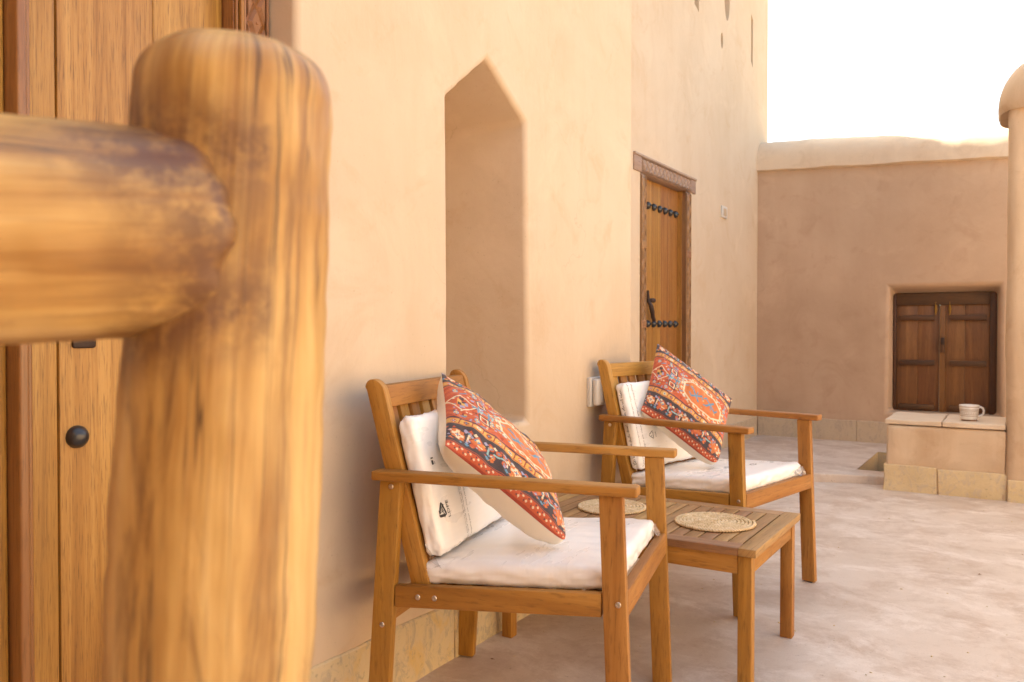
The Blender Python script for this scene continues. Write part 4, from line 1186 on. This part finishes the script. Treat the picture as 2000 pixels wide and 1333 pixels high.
# ------------------------------------------------------------------ kilim print, painted per vertex on the pillow fronts
def kilim(N=270):
    rr = np.random.default_rng(11); r_ = random.Random(4)
    S, T = np.meshgrid(np.linspace(0, 1, N), np.linspace(0, 1, N), indexing='ij')
    RED, RED2, ORG = (0.58, 0.115, 0.050), (0.40, 0.065, 0.036), (0.66, 0.20, 0.065)
    NAVY, YEL, CRM = (0.060, 0.055, 0.062), (0.70, 0.42, 0.12), (0.80, 0.68, 0.47)
    BLU, LIL, TEA = (0.13, 0.30, 0.42), (0.38, 0.38, 0.55), (0.30, 0.52, 0.52)
    img = np.zeros((N, N, 3)); img[:] = RED
    def put(mask, c): img[mask] = c
    def rect(s, t, a, b, c): put((np.abs(S - s) < a) & (np.abs(T - t) < b), c)
    def dia(s, t, a, b, c): put(np.abs(S - s) / a + np.abs(T - t) / b < 1, c)
    def ring(s, t, a, b, w, c):
        d = np.abs(S - s) / a + np.abs(T - t) / b; put((d < 1) & (d > 1 - w), c)
    def box_(s, t, a, b, w, c): put((np.maximum(np.abs(S - s) / a, np.abs(T - t) / b) < 1) & (np.maximum(np.abs(S - s) / a, np.abs(T - t) / b) > 1 - w), c)
    def seg(s0, t0, s1, t1, w, c):
        d = np.array([s1 - s0, t1 - t0]); L2 = d @ d
        k = np.clip(((S - s0) * d[0] + (T - t0) * d[1]) / L2, 0, 1)
        put((S - s0 - k * d[0]) ** 2 + (T - t0 - k * d[1]) ** 2 < w * w, c)
    def rosette(s, t, q, c1, c2, c3):
        for ds, dt in ((0, 0), (1, 0), (-1, 0), (0, 1), (0, -1), (0.75, 0.75), (-0.75, 0.75), (0.75, -0.75), (-0.75, -0.75)):
            rect(s + ds * q * 0.55, t + dt * q * 0.55, q * 0.30, q * 0.30, c1)
        for ds, dt in ((1, 0), (-1, 0), (0, 1), (0, -1)): rect(s + ds * q * 0.5, t + dt * q * 0.5, q * 0.2, q * 0.2, c2)
        dia(s, t, q * 0.42, q * 0.42, c3)
    # field first
    for k in range(7):
        ring(0.13, 0.565, 0.42 - k * 0.045, 0.30 - k * 0.032, 0.035, RED2 if k % 2 else ORG)
    put((np.abs(S - 0.64) / 0.40 + np.abs(T - 0.565) / 0.30 < 1), ORG)
    # scattered little motifs
    for _ in range(320):
        s, t = r_.uniform(0.03, 0.97), r_.uniform(0.37, 0.77)
        if abs(s - 0.64) < 0.25 and abs(t - 0.565) < 0.15: continue
        c = r_.choice((BLU, LIL, CRM, YEL, NAVY, TEA, RED2)); q = r_.uniform(0.004, 0.010)
        (dia if r_.random() < 0.5 else rect)(s, t, q * 1.3, q, c)
    for (s, t) in ((0.36, 0.70), (0.42, 0.45), (0.33, 0.50), (0.90, 0.44), (0.92, 0.68), (0.38, 0.62), (0.07, 0.72), (0.22, 0.74), (0.06, 0.42), (0.2, 0.40)):
        rosette(s, t, 0.024, BLU, CRM, YEL); seg(s + 0.03, t - 0.03, s + 0.07, t - 0.01, 0.006, BLU)
    # wheel medallion near the side
    ring(0.105, 0.565, 0.115, 0.105, 0.13, CRM)
    dia(0.105, 0.565, 0.085, 0.078, RED); rect(0.105, 0.565, 0.036, 0.030, YEL)
    for a, b in ((-1, -1), (1, 1)): rect(0.105 + a * 0.018, 0.565 + b * 0.016, 0.016, 0.014, NAVY)
    rect(0.105, 0.62, 0.018, 0.016, NAVY); rect(0.105, 0.515, 0.018, 0.016, LIL); rect(0.14, 0.56, 0.012, 0.02, LIL)
    # boxes with cream edges
    for (s, t) in ((0.265, 0.47), (0.265, 0.66)):
        box_(s, t, 0.046, 0.040, 0.30, NAVY); box_(s, t, 0.035, 0.030, 0.30, CRM); rect(s, t, 0.012, 0.010, RED2); rect(s + 0.008, t, 0.004, 0.02, NAVY)
    for (s, t) in ((0.215, 0.565), (0.30, 0.565)):
        seg(s - 0.03, t, s + 0.04, t, 0.008, BLU); seg(s, t - 0.05, s + 0.02, t + 0.05, 0.007, BLU); seg(s + 0.03, t - 0.03, s + 0.05, t + 0.02, 0.006, TEA)
    # main medallion: hexagon with hooked cream outline
    cs, ct, hs, ht = 0.64, 0.565, 0.235, 0.135
    pts = [(cs - hs, ct - ht * 0.45), (cs - hs * 0.55, ct - ht), (cs + hs * 0.55, ct - ht), (cs + hs, ct - ht * 0.45), (cs + hs, ct + ht * 0.45), (cs + hs * 0.55, ct + ht), (cs - hs * 0.55, ct + ht), (cs - hs, ct + ht * 0.45)]
    for a, b in zip(pts, pts[1:] + pts[:1]):
        seg(a[0], a[1], b[0], b[1], 0.0085, CRM)
        L = math.hypot(b[0] - a[0], b[1] - a[1]); n = max(2, int(L / 0.055))
        d = ((b[0] - a[0]) / L, (b[1] - a[1]) / L); nn = (d[1], -d[0])
        for k in range(n):
            f = (k + 0.5) / n; x, y = a[0] + (b[0] - a[0]) * f, a[1] + (b[1] - a[1]) * f
            e = (x + nn[0] * 0.035, y + nn[1] * 0.035)
            seg(x, y, e[0], e[1], 0.0075, CRM); seg(e[0], e[1], e[0] + d[0] * 0.022, e[1] + d[1] * 0.022, 0.0065, CRM)
    for (s, t, f) in ((0.56, 0.55, 1), (0.74, 0.585, -1)):
        seg(s - 0.06, t - 0.045 * f, s + 0.06, t + 0.045 * f, 0.010, BLU); seg(s - 0.05, t + 0.05 * f, s + 0.03, t - 0.05 * f, 0.010, BLU)
        seg(s - 0.06, t - 0.045 * f, s - 0.085, t - 0.015 * f, 0.008, BLU); seg(s + 0.06, t + 0.045 * f, s + 0.085, t + 0.01 * f, 0.008, BLU)
        seg(s - 0.05, t + 0.05 * f, s - 0.08, t + 0.06 * f, 0.008, BLU); seg(s, t, s + 0.01, t + 0.06 * f, 0.006, BLU)
    for s, t in ((0.65, 0.66), (0.64, 0.47), (0.50, 0.63), (0.80, 0.51), (0.65, 0.565)): rosette(s, t, 0.014, YEL, NAVY, CRM)
    # guard stripes and borders
    for (t0, t1) in ((0.275, 0.355), (0.785, 0.855)):
        put((T > t0) & (T < t1), YEL); put((np.abs(T - t0) < 0.006) | (np.abs(T - t1) < 0.006), NAVY)
        put((np.abs(T - t0 - 0.012) < 0.003) | (np.abs(T - t1 + 0.012) < 0.003), RED)
        tm = (t0 + t1) / 2
        for k in range(12):
            s = 0.04 + k * 0.083
            rosette(s, tm, 0.022, (RED, ORG, CRM)[k % 3], NAVY if k % 2 else CRM, BLU)
            seg(s + 0.032, t0 + 0.016, s + 0.044, t1 - 0.016, 0.004, RED2); seg(s + 0.044, t1 - 0.016, s + 0.052, t1 - 0.016, 0.004, NAVY)
    put((T > 0.075) & (T < 0.269), NAVY); put(T > 0.861, NAVY)
    for k in range(7):
        s = 0.07 + k * 0.145
        for (tc, sc) in ((0.172, 0.8), (0.935, 0.62)):
            kind = k % 3
            if kind == 0:
                rosette(s, tc, 0.075 * sc, ORG, CRM, YEL); rosette(s, tc, 0.035 * sc, CRM, RED, BLU)
            elif kind == 1:
                dia(s, tc, 0.085 * sc, 0.085 * sc, ORG); ring(s, tc, 0.085 * sc, 0.085 * sc, 0.14, RED2); dia(s - 0.01, tc + 0.02, 0.035 * sc, 0.03 * sc, BLU); seg(s - 0.05, tc - 0.05 * sc, s + 0.02, tc - 0.03 * sc, 0.012 * sc, RED)
            else:
                for ds, dt in ((-0.04, -0.03), (0.04, -0.035), (0.0, 0.04), (-0.05, 0.045), (0.05, 0.03)): rosette(s + ds, tc + dt * sc, 0.030 * sc, RED, ORG, BLU)
                seg(s - 0.03, tc, s + 0.035, tc + 0.004, 0.009 * sc, TEA)
            seg(s + 0.068, tc - 0.03 * sc, s + 0.078, tc + 0.05 * sc, 0.008 * sc, TEA if k % 2 else CRM)
            for _ in range(22):
                ds, dt = r_.uniform(-0.075, 0.075), r_.uniform(-0.09, 0.09) * sc
                if kind != 1 and abs(ds) + abs(dt) < 0.07: continue
                dia(s + ds, tc + dt, r_.uniform(0.007, 0.014), r_.uniform(0.007, 0.012), r_.choice((ORG, RED, RED, CRM, BLU, LIL, YEL)))
            for ds, dt, c in ((0.10, -0.07, ORG), (0.085, 0.075, RED), (-0.09, 0.07, LIL), (0.12, 0.07, CRM), (-0.08, -0.075, BLU)): dia(s + ds, tc + dt * sc, 0.018, 0.016, c)
    # corner antlers
    for (s0,) in ((0.90,),):
        seg(s0 - 0.02, 0.10, s0 - 0.02, 0.20, 0.014, ORG); seg(s0 - 0.02, 0.13, s0 - 0.06, 0.19, 0.012, ORG); seg(s0 - 0.02, 0.13, s0 + 0.03, 0.17, 0.012, ORG); seg(s0 + 0.03, 0.17, s0 + 0.03, 0.22, 0.012, ORG)
    # zigzag outer edge
    put(T < 0.068, RED); put(np.abs(T - 0.070) < 0.004, NAVY); put(T < 0.008, RED2)
    for k in range(34):
        s = 0.015 + k * 0.0295
        dia(s, 0.038 + (0.010 if k % 2 else -0.010), 0.009, 0.010, CRM); dia(s + 0.012, 0.038 + (0.012 if not k % 2 else -0.012), 0.006, 0.008, NAVY)
    img *= (0.93 + 0.14 * rr.random((N, N, 1)))
    return img
KILIM = kilim()

def pillow(label, chair, Tc, Lc, Bc, Rc, seed, thick=0.050, back_thick=0.088):
    """square throw pillow from its four corners in the chair's own frame"""
    T_, L2, B_, R_ = [Vector(p) for p in (Tc, Lc, Bc, Rc)]
    nrm = (L2 - T_).cross(R_ - T_).normalized()
    if nrm.x < 0: nrm = -nrm
    o = bpy.data.objects.new('throw_pillow', None); COL.objects.link(o)
    o.matrix_basis = chair.matrix_basis.copy()
    tag(o, label, 'pillow', 'kilim print throw pillows')
    c0 = (T_ + L2 + B_ + R_) / 4
    N = len(KILIM) - 1
    def surf(s, t, side):
        p = (L2 * (1 - s) + B_ * s) * (1 - t) + (T_ * (1 - s) + R_ * s) * t
        a, b = 2 * s - 1, 2 * t - 1
        # edges draw in between the corners
        pull = 0.055 * (1 - a * a) * abs(b) ** 6 + 0.055 * (1 - b * b) * abs(a) ** 6
        p = p + (c0 - p) * (pull + 0.13 * (s ** 9) * ((1 - t) ** 9) + 0.03 * ((1 - s) ** 9) * (t ** 9))
        h = (max(0.0, 1 - abs(a) ** 2.6) * max(0.0, 1 - abs(b) ** 2.6)) ** 0.62
        wr = 0.006 * fbm((s * 3, t * 3, side), 1.6, 3, seed) * min(1, h * 2) + 0.004 * fbm((s * 9, t * 4, side), 1.2, 2, seed + 2) * min(1, h * 3)
        amp = thick if side > 0 else -back_thick
        if side < 0: h = h ** 0.62
        return p + nrm * (amp * h + wr)
    bm = new(); cl = bm.verts.layers.float_color.new('print')
    G = []
    for i in range(N + 1):
        row = []
        for j in range(N + 1):
            v = bm.verts.new(surf(i / N, j / N, 1)); c = KILIM[i, j]; v[cl] = (c[0], c[1], c[2], 1.0); row.append(v)
        G.append(row)
    for i in range(N):
        for j in range(N): bm.faces.new([G[i][j], G[i + 1][j], G[i + 1][j + 1], G[i][j + 1]])
    obj('printed_front', bm, M['print'], o, 180)
    bm = new(); K = 50; G = [[bm.verts.new(surf(i / K, j / K, -1)) for j in range(K + 1)] for i in range(K + 1)]
    for i in range(K):
        for j in range(K): bm.faces.new([G[i][j], G[i][j + 1], G[i + 1][j + 1], G[i + 1][j]])
    obj('plain_back', bm, M['cream'], o, 180)
    return o
pillow('kilim print pillow leaning in the armchair nearest the camera', chair1, (0.050, 0.262, 0.832), (0.160, 0.045, 0.678), (0.421, 0.160, 0.435), (0.300, 0.335, 0.615), 1)
pillow('kilim print pillow tilted in the armchair behind the table', chair2, (0.042, 0.322, 0.884), (0.125, 0.090, 0.638), (0.388, 0.191, 0.434), (0.325, 0.400, 0.672), 6)

# ------------------------------------------------------------------ low slatted table
tx, ty, tl, tw, tz = 0.0083, 2.0908, 0.7925, 0.4966, 0.3738
table = thing('low_table', 'low slatted brown wooden table with two woven mats between the armchairs', 'table', (tx, ty, 0))
def tp(name, lo, hi, bev=0.0025, L=None, m='acacia_top'):
    bm = new(); box(bm, lo, hi, bev, 2, L); return obj(name, bm, M[m], table, 30)
zb = tz - 0.0205
tp('top_rail', (0.0465, 0, zb), (tl - 0.0465, 0.054, tz), 0.002, (1, 0, 0)); tp('top_rail', (0.0465, tw - 0.052, zb), (tl - 0.0465, tw, tz), 0.002, (1, 0, 0))
tp('end_board', (0, 0, zb), (0.0462, tw, tz + 0.0003), 0.002, (0, 1, 0)); tp('end_board', (tl - 0.0462, 0, zb), (tl, tw, tz + 0.0003), 0.002, (0, 1, 0))
n = 17; pitch = (tl - 0.093 - 0.004) / n
for k in range(n):
    u0 = 0.0465 + 0.004 + k * pitch
    tp('slat', (u0, 0.0546, zb + 0.002), (u0 + pitch - 0.0042, tw - 0.0526, tz - 0.0005), 0.0012, (0, 1, 0))
for (u0, u1) in ((0.024, 0.058), (tl - 0.050, tl - 0.014)):
    for (v0, v1) in ((0.010, 0.044), (tw - 0.044, tw - 0.010)):
        tp('leg', (u0, v0, 0), (u1, v1, zb), 0.003, (0, 0, 1), 'acacia')
for v0 in (0.013, tw - 0.035): tp('apron', (0.0585, v0, 0.303), (tl - 0.0505, v0 + 0.022, zb - 0.0005), 0.002, (1, 0, 0), 'acacia')
for u0 in (0.030, tl - 0.040): tp('apron', (u0, 0.0445, 0.303), (u0 + 0.022, tw - 0.0445, zb - 0.0005), 0.002, (0, 1, 0), 'acacia')

# ------------------------------------------------------------------ braided mats
def make_mat(label, loc, rz, radius):
    bm = new(); pitch_ = 0.0108; turns = radius / pitch_
    for strand in range(3):
        pts = []; rad = []
        th = 0.0; L = 0.0
        th_end = 2 * math.pi * (turns - 0.35)
        while th < th_end:
            rr_ = 0.004 + pitch_ * th / (2 * math.pi)
            step = min(0.5, 0.0042 / rr_)
            ph = 2 * math.pi * (L / 0.024) + strand * 2 * math.pi / 3
            ro = rr_ + 0.0030 * math.sin(ph); z = 0.0052 + 0.0024 * math.sin(2 * ph + 0.6)
            jit = 0.0006 * noise.noise((th * 3, strand * 5.1, 0))
            pts.append((ro * math.cos(th), ro * math.sin(th), z + jit)); rad.append(0.0031 + 0.0006 * noise.noise((th * 2.2, strand * 3.3, 4)))
            L += step * rr_; th += step
        tube(bm, pts, rad, 6)
    o = obj('woven_mat', bm, M['straw'], None, 180); tag(o, label, 'mat', 'woven mats on the low table')
    o.location = loc; o.rotation_euler = (0, 0, rz)
    return o
make_mat('round woven straw mat on the open end of the low table', (0.617, 2.325, tz), 0.4, 0.112)
make_mat('round woven straw mat seen behind the near chair arm on the low table', (0.285, 2.352, tz), 2.0, 0.106)

# ------------------------------------------------------------------ bits of dry leaf and grit on the floor
bm = new(); rg = random.Random(9)
for k in range(170):
    x, y = rg.uniform(0.03, 1.9), rg.uniform(1.2, 5.0)
    r = rg.uniform(0.001, 0.0032); a = rg.uniform(0, 6.28); m = Matrix.Translation((x, y, r * 0.5)) @ Matrix.Rotation(a, 4, 'Z') @ Matrix.Diagonal((r * rg.uniform(1, 2.6), r, r * 0.6, 1))
    bmesh.ops.create_icosphere(bm, subdivisions=1, radius=1.0, matrix=m)
o = obj('grit', bm, M['stone_b'], None, 180); tag(o, kind='stuff')
bm = new()
for k in range(9):
    x, y = (0.42, 1.86) if k == 0 else (rg.uniform(0.1, 1.6), rg.uniform(1.6, 4.6))
    a = rg.uniform(0, 3.1)
    for q in range(2):
        a += 1.3; d = Vector((math.cos(a), math.sin(a), 0)) * rg.uniform(0.005, 0.013); n_ = Vector((-d.y, d.x, 0)) * 0.22
        c = Vector((x, y, 0.002 + 0.001 * q))
        bm.faces.new([bm.verts.new(p) for p in (c - d, c + n_ + Vector((0, 0, 0.002)), c + d, c - n_ + Vector((0, 0, 0.0015)))])
o = obj('leaf_litter', bm, M['leaf'], None, None); tag(o, kind='stuff')
